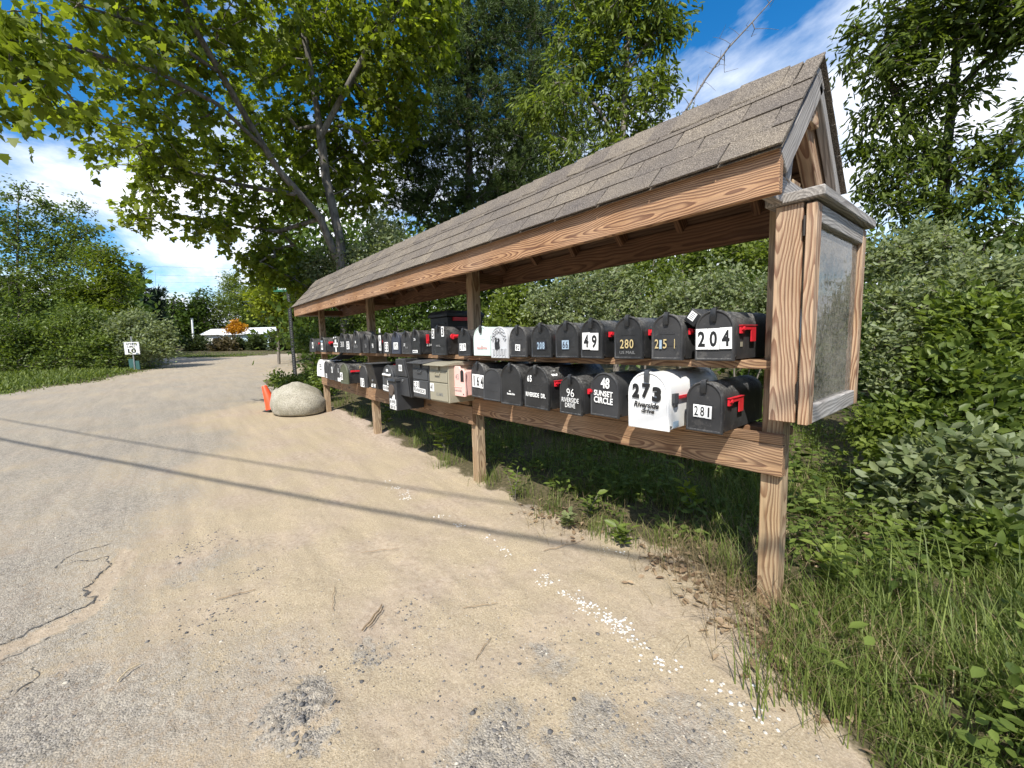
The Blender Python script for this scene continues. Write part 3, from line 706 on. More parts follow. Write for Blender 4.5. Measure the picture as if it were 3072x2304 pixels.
# ---------------------------------------------------------------- mailboxes
def arch(w, h, i, n=12):
    r = w / 2 - i; zc = h - w / 2
    P = [(-r, i)] + [(-r * math.cos(math.pi * k / n), zc + r * math.sin(math.pi * k / n)) for k in range(n + 1)] + [(r, i)]
    return P
def ring(w, h, i, y): return [(x, y, z) for x, z in arch(w, h, i)]
GROUP = 'mailboxes on the shelter shelves'
_body = {}
def arched_box(label, x0, x1, y, z, h, L=.48, mat='black', doormat=None, rz=0., tilt=0., latch='black', flag=None, roll=0., name='mailbox', lines=True):
    w = x1 - x0; rz += random.uniform(-.022, .022); roll += random.uniform(-.012, .012)
    if mat == 'black' and random.random() < .38: mat = 'faded'
    t = tag(empty(name, ((x0 + x1) / 2, y, z), (tilt, roll, rz)), label, 'mailbox', GROUP)
    m = MB()
    m.rings([ring(w, h, .005, .013), ring(w, h, .005, .03), ring(w, h, .0035, .036), ring(w, h, .005, .042), ring(w, h, .005, L - .05), ring(w, h, .0035, L - .044), ring(w, h, .005, L - .038), ring(w, h, .005, L)])
    m.build('body', MT[mat], t, 35)
    m = MB()
    m.rings([ring(w, h, -.001, .016), ring(w, h, -.0015, .004), ring(w, h, .001, -.001), ring(w, h, .005, -.002), ring(w, h, .0085, -.0005), ring(w, h, .011, .003)])
    if lines:
        for q, ww in ((.30, .62), (.315 + .24, .5)):
            m.box((-w * ww / 2, .0012, h * q), (w * ww / 2, .004, h * q + .0035))
    m.build('door', MT[doormat or mat], t, 35)
    if latch:
        m = MB()
        m.rings([[(-.011, -.010, h - .052), (.011, -.010, h - .052), (.011, -.002, h - .052), (-.011, -.002, h - .052)],
                 [(-.013, -.014, h - .03), (.013, -.014, h - .03), (.013, -.001, h - .03), (-.013, -.001, h - .03)],
                 [(-.012, -.013, h - .006), (.012, -.013, h - .006), (.012, .004, h - .006), (-.012, .004, h - .006)],
                 [(-.010, -.006, h + .009), (.010, -.006, h + .009), (.010, .012, h + .009), (-.010, .012, h + .009)],
                 [(-.009, .006, h + .007), (.009, .006, h + .007), (.009, .03, h + .004), (-.009, .03, h + .004)]])
        m.build('latch', MT[latch], t, 60)
    # little hinge rivets low on the side
    for sx in (-1, 1):
        m = MB(); m.tube([(sx * (w / 2 - .004), .024, .018), (sx * (w / 2 + .003), .024, .018)], .006, 8); m.build('hinge_pin', MT['hinge'], t, 30)
    if flag: add_flag(t, w, h, flag)
    return t
def add_flag(t, w, h, kind, mat='red'):
    X = w / 2 + .002; zc = h * .62
    f = MB()
    if kind == 'arm':       # lowered flag: bracket, long arm, paddle hanging at the rear
        f.box((X - .003, .055, zc - .022), (X + .006, .088, zc + .012))
        f.box((X + .006, .06, zc - .006), (X + .010, .205, zc + .010))
        f.box((X + .006, .155, zc - .060), (X + .0098, .206, zc - .0062))
        f.box((X - .003, .05, zc + .0125), (X + .014, .21, zc + .0155))
        f.tube([(X + .004, .07, zc), (X + .016, .07, zc)], .009, 10)
    elif kind == 'short':
        f.box((X - .003, .055, zc - .018), (X + .007, .085, zc + .012))
        f.box((X + .007, .06, zc - .008), (X + .011, .15, zc + .010))
        f.tube([(X + .004, .07, zc), (X + .016, .07, zc)], .009, 10)
    elif kind == 'round':   # moulded plastic flag with a round hub
        f.tube([(X, .07, zc), (X + .016, .07, zc)], .024, 14)
        f.tube([(X + .010, .07, zc), (X + .010, .21, zc + .004)], [.017, .013], 8)
    elif kind == 'up':
        f.box((X - .002, .075, zc - .045), (X + .006, .105, zc + .045))
        f.tube([(X + .003, .09, zc - .02), (X + .012, .09, zc - .02)], .007, 8)
    elif kind == 'long':
        f.box((X - .002, .04, zc - .012), (X + .007, .085, zc + .014))
        f.box((X + .007, .05, zc - .008), (X + .011, .28, zc + .012))
    f.build('flag', MT[mat], t)
def number(t, s, w, h, xz, ink='ink', back='plate', pad=1.25, tilt=0., bold=.02, sep=False, name='number_plate', y=-.0035):
    """stick-on number: a label (or one label per digit) with printed digits"""
    x, z = xz
    n = len(s); dw = w / n
    if back and sep:
        for k, ch in enumerate(s):
            dx = x - w / 2 + dw * (k + .5); dz = random.uniform(-.002, .002); tt = tilt + random.uniform(-.03, .03)
            p = plate(name, dw * .97, h * pad, (dx, y, z + dz), MT[back], t, tt)
            lettering('digit', ch, dw * (.62 if ch != '1' else .26), h, (0, -.0018, 0), MT[ink], p, bold=bold)
    elif back:
        p = plate(name, w * (1 + (pad - 1) * .6), h * pad, (x, y, z), MT[back], t, tilt)
        for k, ch in enumerate(s): lettering('digit', ch, dw * (.80 if ch != '1' else .3), h, (-w / 2 + dw * (k + .5), -.0018, 0), MT[ink], p, bold=bold)
    else:
        for k, ch in enumerate(s): lettering('digit', ch, dw * (.80 if ch != '1' else .3), h, (x - w / 2 + dw * (k + .5), y - .001, z + math.sin(-tilt) * dw * (k - (n - 1) / 2)), MT[ink], t, (math.pi / 2, tilt, 0), bold=bold)

# upper shelf, right to left
b = arched_box('large black mailbox with big white 204 panels beside the notice case', -.228, -.053, -.2, 1.2165, .229, .5, flag='arm')
number(b, '204', .164, .072, (0, .099), sep=True, pad=1.32, bold=.035)
m = MB(); m.box((0, 0, 0), (.0015, .022, .022)); q = m.build('brown_sticker', MT['khaki'], b); q.location = (.0845, .075, .06)
b = arched_box('black mailbox with spaced gold digits 251', -.459, -.290, -.2, 1.2165, .226, .5, flag='short')
for ch, dx, dw in (('2', -.052, .026), ('5', -.006, .026), ('1', .046, .012)): number(b, ch, dw, .046, (dx, .079), 'gold', None, bold=.01)
plate('faded_strip', .013, .045, (-.030, -.0032, .076), MT['bluep'], b)
# tilted parcel carton wedged between 251 and 204
t = tag(empty('tilted_box', (-.303, -.17, 1.409), (.0, math.radians(37), 0)), 'black box with a white address label tipped between mailboxes 251 and 204', 'box')
m = MB(); m.box((0, 0, 0), (.064, .30, .068)); m.build('carton', MT['plastic'], t, bevel=.004)
plate('address_label', .034, .040, (.026, -.0004, .040), MT['plate'], t)
for k in range(4): plate('print_line', .024, .003, (.026, -.002, .052 - k * .008), MT['greyink'], t, t=.0005)
# white hooked rod standing behind 251
m = MB(); P = [(-.445, .06, 1.216), (-.445, .06, 1.49)] + [(-.445 - .012 + .012 * math.cos(a), .06, 1.49 + .012 * math.sin(a)) for a in np.linspace(.3, math.pi, 6)] + [(-.469, .06, 1.482)]
tag(m.build('hooked_rod', MT['white'], smooth=60), 'thin white hooked rod sticking up behind mailbox 251', 'rod')
b = arched_box('black mailbox with gold digits 280', -.690, -.510, -.2, 1.2165, .228, .5, flag='short')
number(b, '280', .092, .048, (-.004, .081), 'gold', None, bold=.01)
lettering('maker_stamp', 'US MAIL', .10, .016, (0, -.004, .035), MT['greyink'], b, bold=0)
b = arched_box('black mailbox with big white 49 panels, its four half peeled', -.934, -.770, -.2, 1.2155, .227, .5, flag='short')
number(b, '49', .122, .076, (-.004, .10), sep=True, pad=1.3, bold=.035)
b = arched_box('black mailbox with a faded pale blue plate', -1.142, -.952, -.2, 1.2155, .222, .5)
number(b, '66', .05, .044, (-.005, .082), 'navy', 'bluep', pad=1.25)
b = arched_box('black mailbox with faded pale blue digits 208', -1.372, -1.183, -.2, 1.2155, .221, .5, flag='short')
number(b, '208', .075, .046, (.005, .078), 'bluep', 'navy', pad=1.15, bold=.03)
b = arched_box('black mailbox with a small tilted white 82 sticker', -1.602, -1.426, -.2, 1.2155, .216, .5)
number(b, '82', .042, .032, (.004, .066), tilt=.06, pad=1.4)
b = arched_box('silver ornamented mailbox with black figures on its door', -1.826, -1.632, -.2, 1.205, .232, .5, mat='silver', latch=None, lines=False)
m = MB()    # raised scrollwork round the door and two dark figures
for k in range(26):
    a = math.pi * (k / 25); r = .073 + .012 * math.sin(k * 2.4); m.tube([(r * math.cos(a) - .004, -.003, .132 + r * math.sin(a) * .95), (r * math.cos(a) + .006, -.006, .136 + r * math.sin(a) * .95)], .0045, 6)
for k in range(9): m.tube([(-.075 + k * .0185, -.003, .012 + .012 * (k % 2)), (-.070 + k * .0185, -.005, .055 + .008 * (k % 3))], .0055, 6)
m.box((-.08, -.002, .064), (.08, .003, .072)); m.build('ornament', MT['silver'], b, 60)
m = MB()
for dx, hh in ((-.030, .075), (.002, .068), (-.012, .045)):
    m.tube([(dx, -.004, .066), (dx - .003, -.006, .066 + hh * .55), (dx, -.006, .066 + hh)], [.010, .008, .004], 7); m.tube([(dx, -.006, .066 + hh), (dx, -.007, .066 + hh + .012)], [.009, .006], 7)
m.build('figure', MT['ink'], b, 60)
b = arched_box('pale mint mailbox with a line of red lettering and a black latch', -2.058, -1.853, -.2, 1.2205, .229, .5, mat='mint')
lettering('digits', '55', .022, .010, (.012, -.0045, .075), MT['redink'], b, bold=.01)
lettering('street_name', 'Riverside Drive', .13, .016, (.012, -.0045, .060), MT['redink'], b, bold=.02)
b = arched_box('black mailbox with white 219 plates next to the pale mint one', -2.296, -2.113, -.2, 1.2155, .223, .5, flag='short')
number(b, '219', .098, .046, (-.012, .074), sep=True, pad=1.3, bold=.01)
b = arched_box('big black mailbox with separate white 5 and 3 plates', -2.752, -2.495, -.2, 1.2185, .262, .36, flag='round')
for ch, dx in (('5', -.085), ('3', .088)): number(b, ch, .036, .066, (dx, .197 + (.012 if dx > 0 else 0)), tilt=.09 if dx < 0 else .03, pad=1.35, bold=.03)
lettering('maker_stamp', 'MAIL', .08, .018, (0, -.004, .085), MT['greyink'], b)
# large lidded parcel box standing behind 53 and 234
t = tag(empty('parcel_box', (-3.13, .10, 1.2185)), 'large black plastic parcel box with a red strip, standing behind mailbox 53', 'parcel box', GROUP)
m = MB(); m.rings([[(-.16, .01, 0), (.16, .01, 0), (.16, .42, 0), (-.16, .42, 0)], [(-.18, 0, .37), (.18, 0, .37), (.18, .44, .37), (-.18, .44, .37)]]); m.build('body', MT['plastic'], t, bevel=.006)
m = MB(); m.rings([[(-.195, -.018, .372), (.195, -.018, .372), (.195, .455, .372), (-.195, .455, .372)], [(-.195, -.018, .40), (.195, -.018, .40), (.195, .455, .40), (-.195, .455, .40)], [(-.17, .01, .436), (.17, .01, .436), (.17, .43, .436), (-.17, .43, .436)]]); m.build('lid', MT['plastic'], t, bevel=.004)
m = MB(); m.box((.186, .06, .330), (.199, .34, .366)); m.build('flag', MT['red'], t)
m = MB(); m.box((-.14, -.010, .30), (.14, .002, .312)); m.build('grip', MT['plastic'], t)
b = arched_box('black mailbox with 236 on its side and an upright red flag stub', -3.177, -2.994, -.2, 1.2195, .243, .30, flag='up')
number(b, '236', .045, .026, (0, .150), 'wink', None)
plate('white_strip', .11, .028, (0, -.0035, .030), MT['plate'], b); lettering('strip_words', 'MAIL', .09, .016, (0, -.0055, .030), MT['ink'], b)
lettering('side_number', '236 RIV', .15, .024, (.0945, .15, .092), MT['wink'], b, (math.pi / 2, 0, math.pi / 2), bold=.01)
b = arched_box('slim black mailbox with small white 37 above scribbles', -3.396, -3.191, -.2, 1.222, .234, .45)
number(b, '37', .040, .030, (-.025, .095), 'wink', None, tilt=.12); lettering('scribble', 'Rsd', .06, .022, (.02, -.004, .068), MT['greyink'], b)
b = arched_box('dark navy mailbox with white 192 plate', -3.645, -3.446, -.2, 1.223, .234, .45, mat='navy')
number(b, '192', .095, .058, (.012, .085), pad=1.3, bold=.01)
b = arched_box('black mailbox with large white 55 plate', -3.883, -3.675, -.2, 1.224, .228, .45)
number(b, '55', .10, .085, (0, .075), sep=True, pad=1.25, bold=.03)
# post strip with stacked 6 and 4
t = tag(empty('number_strip', (-3.925, -.215, 1.224)), 'upright white strip with stacked digits 6 and 4 between mailboxes 98 and 55', 'number sign')
m = MB(); m.box((-.03, 0, 0), (.03, .012, .235)); m.build('stake', MT['black'], t)
for k, ch in enumerate('64'):
    p = plate('number_plate', .06, .085, (-.004 * k, -.001, .165 - k * .088), MT['plate'], t, .05 * (k - .3)); lettering('digit', ch, .034, .06, (0, -.0018, 0), MT['ink'], p, bold=.03)
m = MB(); m.box((-.012, -.002, .24), (.012, .006, .285)); m.build('white_tip', MT['plate'], t)
b = arched_box('black mailbox with white 98 and a red flag, left of the stacked 6 and 4', -4.276, -4.09, -.2, 1.225, .222, .45, flag='arm')
number(b, '98', .05, .055, (0, .09), 'wink', None)
b = arched_box('black mailbox with faint grey 36 squeezed beside a taller one', -4.515, -4.34, -.2, 1.226, .226, .45)
number(b, '36', .06, .05, (.02, .09), 'greyink', None)
b = arched_box('tall round-topped black mailbox with a pale side latch', -4.770, -4.53, -.235, 1.226, .278, .225)
lettering('scribble', 'Riv Dr', .12, .04, (0, -.004, .085), MT['greyink'], b); m = MB(); m.tube([(.121, .09, .16), (.14, .09, .16)], .014, 10); m.build('side_latch', MT['metal'], b)
plate('white_dab', .028, .03, (-.01, -.0035, .14), MT['plate'], b)
b = arched_box('black mailbox with white 57 plate', -5.154, -4.92, -.2, 1.227, .25, .45)
number(b, '57', .09, .08, (-.02, .10), pad=1.3, bold=.03)
b = arched_box('black mailbox with three outlined digits 311', -5.411, -5.165, -.2, 1.228, .262, .45)
number(b, '311', .15, .075, (0, .115), 'wink', None, bold=-.005)
# black box with white cross of labels
b = arched_box('black mailbox plastered with a white cross of labels', -5.72, -5.44, -.2, 1.229, .235, .45)
for dx, z, w, h in ((0, .165, .07, .05), (0, .108, .20, .062), (0, .045, .055, .075), (-.03, .215, .14, .02)): plate('label', w, h, (dx, -.0035, z), MT['plate'], b)
lettering('label_words', 'RIVERSIDE', .17, .03, (0, -.0058, .108), MT['ink'], b)
b = arched_box('black mailbox with white patch and red bulb flag near the far post', -6.40, -6.11, -.2, 1.231, .23, .45, flag='round')
plate('label', .09, .11, (-.02, -.0035, .09), MT['plate'], b); plate('label', .10, .03, (-.02, -.0035, .17), MT['bluep'], b); lettering('label_words', '108', .07, .05, (-.02, -.0056, .09), MT['ink'], b)
b = arched_box('dark grey mailbox with a red flag, farthest on the upper shelf', -7.03, -6.70, -.2, 1.233, .225, .45, mat='black2', flag='short')
plate('label', .07, .10, (.06, -.0035, .11), MT['plate'], b); lettering('label_words', '41', .05, .06, (.06, -.0056, .11), MT['ink'], b)

# lower shelf, right to left
ZL = .8785
b = arched_box('black mailbox with white 281 label, nearest on the lower shelf', -.267, -.097, -.199, ZL, .239, .5, flag='arm')
number(b, '281', .088, .046, (-.004, .098), pad=1.3, bold=.012, sep=True)
b = arched_box('bright white mailbox with fat black 273 and Riverside drive', -.523, -.303, -.3, ZL - .003, .286, .56, mat='white', latch='slate', lines=False)
for ch, dx, z, w in (('2', -.063, .189, .052), ('7', -.006, .191, .058), ('3', .052, .177, .062)): number(b, ch, w, .074, (dx, z), 'ink', None, tilt=.05, bold=.065)
lettering('street_name', 'Riverside', .140, .030, (-.006, -.0045, .121), MT['ink'], b, (math.pi / 2, .03, 0), bold=.035, shear=.28)
lettering('street_name', 'drive', .072, .023, (.004, -.0045, .092), MT['ink'], b, (math.pi / 2, .03, 0), bold=.035, shear=.28)
m = MB(); m.box((.110, .035, .135), (.124, .075, .180)); m.rings([[(.110, .04, .135), (.124, .04, .135), (.124, .074, .135), (.110, .074, .135)], [(.110, .048, .112), (.119, .048, .112), (.119, .070, .112), (.110, .070, .112)]]); m.build('flag_bracket', MT['slate'], b)
m = MB(); m.box((.113, .0755, .152), (.121, .30, .158)); m.box((.113, .0755, .160), (.121, .30, .166)); m.build('flag', MT['red'], b)
m = MB(); m.box((.1085, .05, .012), (.111, .10, .04)); m.build('blue_sticker', MT['bluep'], b)
b = arched_box('charcoal mailbox with hand painted 48 Sunset Circle', -.868, -.668, -.192, ZL, .255, .5, mat='black2', latch=None, lines=False)
lettering('digits', '48', .062, .062, (.012, -.0045, .196), MT['wink'], b, (math.pi / 2, .03, 0), bold=.03)
lettering('street_name', 'SUNSET', .135, .033, (-.002, -.0045, .135), MT['wink'], b, (math.pi / 2, .04, 0), bold=.03)
lettering('street_name', 'CIRCLE', .135, .038, (-.002, -.0045, .095), MT['wink'], b, (math.pi / 2, .04, 0), bold=.03)
m = MB(); m.rings([[(.10, .07, .13), (.112, .07, .13), (.112, .14, .125), (.10, .14, .125)], [(.10, .085, .105), (.108, .085, .105), (.108, .13, .105), (.10, .13, .105)]]); m.build('flag_bracket', MT['plastic'], b)
b = arched_box('black mailbox reading 96 Riverside Drive in thin white letters', -1.047, -.873, -.268, ZL, .234, .5, flag='short')
number(b, '96', .066, .050, (.004, .133), 'wink', None, bold=-.005)
lettering('street_name', 'RIVERSIDE', .135, .028, (.002, -.0045, .088), MT['wink'], b, bold=.005)
lettering('street_name', 'DRIVE', .08, .028, (.002, -.0045, .056), MT['wink'], b, bold=.005)
b = arched_box('wide black mailbox reading 65 and Riverside Dr., with 65 on its side too', -1.390, -1.155, -.259, ZL, .282, .58, flag='arm')
number(b, '65', .050, .044, (-.058, .198), 'wink', None, bold=.05)
lettering('street_name', 'RIVERSIDE  DR.', .195, .030, (.0, -.0045, .092), MT['wink'], b, (math.pi / 2, 0, 0), bold=.03)
o = lettering('side_number', '65', .055, .045, (.088, .075, .238), MT['wink'], b, bold=.05); o.matrix_local = Matrix.Translation((.0865, .08, .2345)) @ Matrix.Rotation(math.pi / 2, 4, 'Z') @ Matrix.Rotation(math.radians(48), 4, 'X') @ Matrix.Diagonal((.055, .045, 1, 1))
b = arched_box('wide black mailbox with one tiny white line of lettering', -1.638, -1.415, -.266, ZL, .290, .56, lines=False)
lettering('digits', '55', .018, .011, (-.004, -.0045, .098), MT['wink'], b, bold=.05)
lettering('street_name', 'Riverside Drive', .085, .015, (.008, -.0045, .080), MT['wink'], b, bold=.05)
b = arched_box('plain black mailbox with a sagging door, leaning by 164', -1.895, -1.72, -.225, ZL, .246, .45, mat='black2', rz=.20, roll=.05, latch=None)
b = arched_box('black mailbox with white 164 plates', -2.130, -1.94, -.191, ZL, .284, .5)
number(b, '164', .165, .085, (.008, .135), sep=True, pad=1.25, bold=.03)
# pink fretted mailbox front
t = tag(empty('pink_mailbox', (-2.275, -.235, ZL - .004), (0, 0, .05)), 'pale pink fretwork mailbox front with dark side openings', 'mailbox', GROUP)
P = [(-.105, .0), (.105, .0), (.108, .05), (.103, .13), (.108, .20), (.085, .235), (.045, .235), (.03, .255), (-.03, .255), (-.045, .235), (-.085, .235), (-.108, .20), (-.103, .13), (-.108, .05)]
m = MB(); m.prism(P, 0, .018); m.build('front_panel', MT['pink'], t, bevel=.003)
m = MB(); m.box((-.095, .020, .005), (.095, .22, .215)); m.build('body', MT['pink'], t, bevel=.006)
for sx in (-1, 1):
    m = MB(); c0 = sx * .072; m.prism([(c0 - .022, .125), (c0 + .022, .125), (c0 + .022, .212), (c0, .228), (c0 - .022, .212)], -.002, .003); m.build('dark_opening', MT['ink'], t)
for z, w in ((.075, .13), (.0, .0)):
    if w: m = MB(); m.box((-w / 2, -.004, z), (w / 2, .002, z + .005)); m.build('ridge', MT['pink'], t)
lettering('street_name', 'Riverside', .12, .022, (0, -.002, .050), MT['greyink'], t, bold=0); lettering('digits', '43', .045, .045, (0, -.002, .165), MT['greyink'], t, bold=0)
for sx in (-1, 1): m = MB(); m.tube([(sx * .085, -.003, .02), (sx * .085, .002, .02)], .006, 8); m.build('screw', MT['ink'], t)

def parcel(label, x0, x1, y, z, h, L, mat, lid=True, roofmat=None, name='parcel_mailbox'):
    """tall lidded mailbox with two doors, a pull and an overhanging lid"""
    w = x1 - x0; t = tag(empty(name, ((x0 + x1) / 2, y, z)), label, 'mailbox', GROUP)
    m = MB(); m.box((-w / 2, .004, 0), (w / 2, L, h)); m.build('body', MT[mat], t, bevel=.006)
    m = MB(); m.box((-w / 2 + .012, -.006, .012), (w / 2 - .012, .003, h * .50)); m.build('lower_door', MT[mat], t, bevel=.004)
    m = MB(); m.box((-w / 2 + .012, -.006, h * .52), (w / 2 - .012, .003, h * .82)); m.build('upper_door', MT[mat], t, bevel=.004)
    m = MB(); z0 = h * .74; m.tube([(-.04, -.006, z0 + .012), (-.038, -.020, z0 - .006), (.038, -.020, z0 - .006), (.04, -.006, z0 + .012)], .005, 6); m.build('door_pull', MT[mat], t, 50)
    if lid:
        m = MB(); R = []
        for xx in (-w / 2 - .014, w / 2 + .014):
            R.append([(xx, -.055, h - .006), (xx, .06, h + .012), (xx, L, h + .016), (xx, L + .01, h - .02), (xx, .06, h - .012), (xx, -.055, h - .014)])
        m.rings(R); m.build('lid', MT[roofmat or mat], t, bevel=.002)
        m = MB(); m.box((-.022, -.012, h * .84), (.022, .002, h * .97)); m.build('tag_plate', MT[roofmat or mat], t)
    return t
ZM = .812
b = parcel('khaki tan two-door parcel mailbox with a white 41 sticker', -2.640, -2.315, -.30, ZM, .335, .29, 'khaki')
number(b, '41', .058, .056, (-.105, .125), pad=1.3, y=-.008); lettering('maker_stamp', 'U.S. MAIL', .12, .03, (.02, -.0075, .07), MT['greyink'], b)
b = parcel('dark grey two-door parcel mailbox labelled 230 Riverside', -2.968, -2.66, -.30, ZM, .345, .42, 'slate')
number(b, '230', .11, .052, (-.07, .13), pad=1.2, sep=True, y=-.008); p = plate('street_plate', .235, .048, (-.015, -.008, .075), MT['plate'], b, .03); lettering('street_name', 'RIVERSIDE', .21, .034, (0, -.0018, 0), MT['ink'], p)
# flared two-tier drop box
t = tag(empty('drop_box', (-3.16, -.30, .80)), 'tall flared black drop box with a white 101 plate and a round lock', 'mailbox', GROUP)
m = MB(); m.rings([[(-.165, .0, 0), (.135, .0, 0), (.135, .30, 0), (-.165, .30, 0)], [(-.15, .0, .2), (.10, .0, .2), (.10, .30, .2), (-.15, .30, .2)], [(-.14, -.01, .38), (.05, -.01, .38), (.05, .30, .38), (-.14, .30, .38)]]); m.build('body', MT['plastic'], t, bevel=.004)
m = MB(); m.rings([[(-.15, -.016, .01), (.125, -.016, .01), (.125, -.002, .01), (-.15, -.002, .01)], [(-.14, -.016, .195), (.095, -.016, .195), (.095, -.002, .195), (-.14, -.002, .195)]]); m.build('lower_door', MT['black2'], t, bevel=.003)
m = MB(); m.rings([[(-.14, -.020, .205), (.09, -.020, .205), (.09, -.002, .205), (-.14, -.002, .205)], [(-.13, -.026, .375), (.045, -.026, .375), (.045, -.002, .375), (-.13, -.002, .375)]]); m.build('upper_door', MT['black2'], t, bevel=.003)
m = MB(); m.tube([(.0, -.024, .165), (.0, -.014, .165)], .012, 12); m.build('lock', MT['metal'], t, 40)
p = plate('number_plate', .075, .062, (-.02, -.027, .29), MT['plate'], t); lettering('digits', '101', .055, .042, (0, -.0018, 0), MT['ink'], p, bold=.03)
# hanging newspaper box in front of it
t = tag(empty('hanging_box', (-3.325, -.36, .655)), 'narrow black box hanging below the shelf with a brown disc and white labels', 'mailbox', GROUP)
m = MB(); m.box((-.098, .0, 0), (.098, .30, .30)); m.build('body', MT['black2'], t, bevel=.005)
m = MB(); m.rings([[(-.105, -.02, .30), (.105, -.02, .30), (.105, .31, .302), (-.105, .31, .302)], [(-.10, -.01, .325), (.10, -.01, .325), (.10, .30, .335), (-.10, .30, .335)]]); m.build('lid', MT['black2'], t)
m = MB(); m.tube([(-.012, -.014, .205), (-.012, .0, .205)], .058, 18); m.build('disc', plain('brown_disc', (.10, .075, .06), .6), t, 40)
plate('street_plate', .15, .055, (.0, -.001, .085), MT['plate'], t); plate('street_plate', .15, .045, (.0, -.001, .030), MT['plate'], t, .02); plate('tag_plate', .06, .045, (.02, -.001, .138), MT['plate'], t)
lettering('street_name', '85 RIVER', .13, .035, (0, -.0035, .085), MT['ink'], t); lettering('street_name', 'SIDE DR', .12, .03, (0, -.0035, .030), MT['ink'], t)
b = arched_box('black mailbox with white 48 and a white RIVERSIDE strip, its bar handle white', -3.700, -3.43, -.30, .815, .29, .5, mat='slate', latch=None)
number(b, '48', .075, .062, (.03, .115), bold=.03, pad=1.2); p = plate('street_plate', .26, .058, (.0, -.0035, .038), MT['plate'], b, .05); lettering('street_name', 'RIVERSIDE', .235, .04, (0, -.0018, 0), MT['ink'], p)
m = MB(); m.tube([(-.075, -.018, .190), (.075, -.018, .186)], .011, 8); m.tube([(-.075, -.018, .190), (-.085, -.004, .190)], .014, 8); m.tube([(.075, -.018, .186), (.085, -.004, .186)], .014, 8); m.build('bar_handle', MT['white'], b, 50)
plate('label', .05, .028, (.0, -.0035, .235), MT['plate'], b)
# wedge-topped box with big red flag
t = tag(empty('wedge_mailbox', (-4.02, -.30, .815)), 'black wedge-shaped mailbox with a grey lid and a square red flag', 'mailbox', GROUP)
m = MB(); R = []
for xx in (-.11, .11): R.append([(xx, .03, 0), (xx, .36, 0), (xx, .44, .29), (xx, -.03, .29)])
m.rings(R); m.build('body', MT['plastic'], t, bevel=.005)
m = MB(); m.box((-.13, -.05, .292), (.13, .46, .302)); m.build('lid', MT['slate'], t, bevel=.002)
m = MB(); m.box((.112, .22, .215), (.12, .33, .282)); m.build('flag', MT['red'], t)
m = MB(); m.tube([(.01, -.004, .10), (.01, .018, .10)], .012, 10); m.build('lock', MT['metal'], t, 40)
lettering('digits', '83 RI', .13, .05, (.0, .0145, .045), MT['wink'], t, (math.pi / 2 - .2, 0, 0), bold=.03)
b = arched_box('black mailbox with large white 15 at its foot', -4.46, -4.21, -.285, .815, .262, .45, latch=None)
number(b, '15', .12, .085, (-.03, .055), pad=1.25, bold=.03, sep=True)
b = arched_box('olive-doored black mailbox with a long red flag bar and gold letters on its side', -5.15, -4.86, -.3, .815, .268, .55, mat='black', doormat='olive', flag='long', latch=None)
lettering('side_letters', 'BOX HILL', .20, .035, (.1455, .26, .215), MT['gold'], b, (math.pi / 2, 0, math.pi / 2)); plate('label', .10, .10, (-.09, -.0035, .10), MT['plate'], b); lettering('digits', '45', .07, .07, (-.09, -.0056, .10), MT['ink'], b)
b = arched_box('black mailbox with white scrap at its lower corner, left of the olive door', -5.50, -5.23, -.27, .822, .25, .45, latch=None)
plate('label', .12, .05, (.06, -.0035, .03), MT['plate'], b); number(b, '12', .04, .06, (.04, .16), 'wink', None)
b = arched_box('dark grey mailbox with a small white tag, third from the far lower end', -5.82, -5.55, -.265, .828, .25, .45, mat='black2', latch=None)
number(b, '61', .05, .07, (.06, .15), pad=1.2)
b = arched_box('small black mailbox pressed against the white one', -6.12, -5.90, -.24, .833, .262, .45, latch=None)
number(b, 'N', .06, .05, (0, .04), pad=1.3)
b = arched_box('white mailbox, last on the far end of the lower shelf', -6.62, -6.18, -.215, .838, .275, .30, mat='white', latch=None)
for z in (.19, .16, .11): m = MB(); m.box((-.05, -.0045, z), (.05, -.003, z + .014)); m.build('print_line', MT['greyink'], b)
# bent black lid or cover lying over the far boxes
t = tag(empty('bent_cover', (-5.86, -.12, 1.099)), 'bent grey plastic cover lying on the far lower mailboxes', 'cover')
m = MB(); R = []
for k in range(7):
    q = k / 6; R.append([(-.36 + .66 * q, -.10 + .10 * q, .0 + .13 * q ** 2.2), (-.36 + .66 * q, .24, .0 + .13 * q ** 2.2), (-.36 + .66 * q, .24, .012 + .13 * q ** 2.2), (-.36 + .66 * q, -.10 + .10 * q, .012 + .13 * q ** 2.2)])
m.rings(R); m.build('sheet', MT['slate'], t, 40)
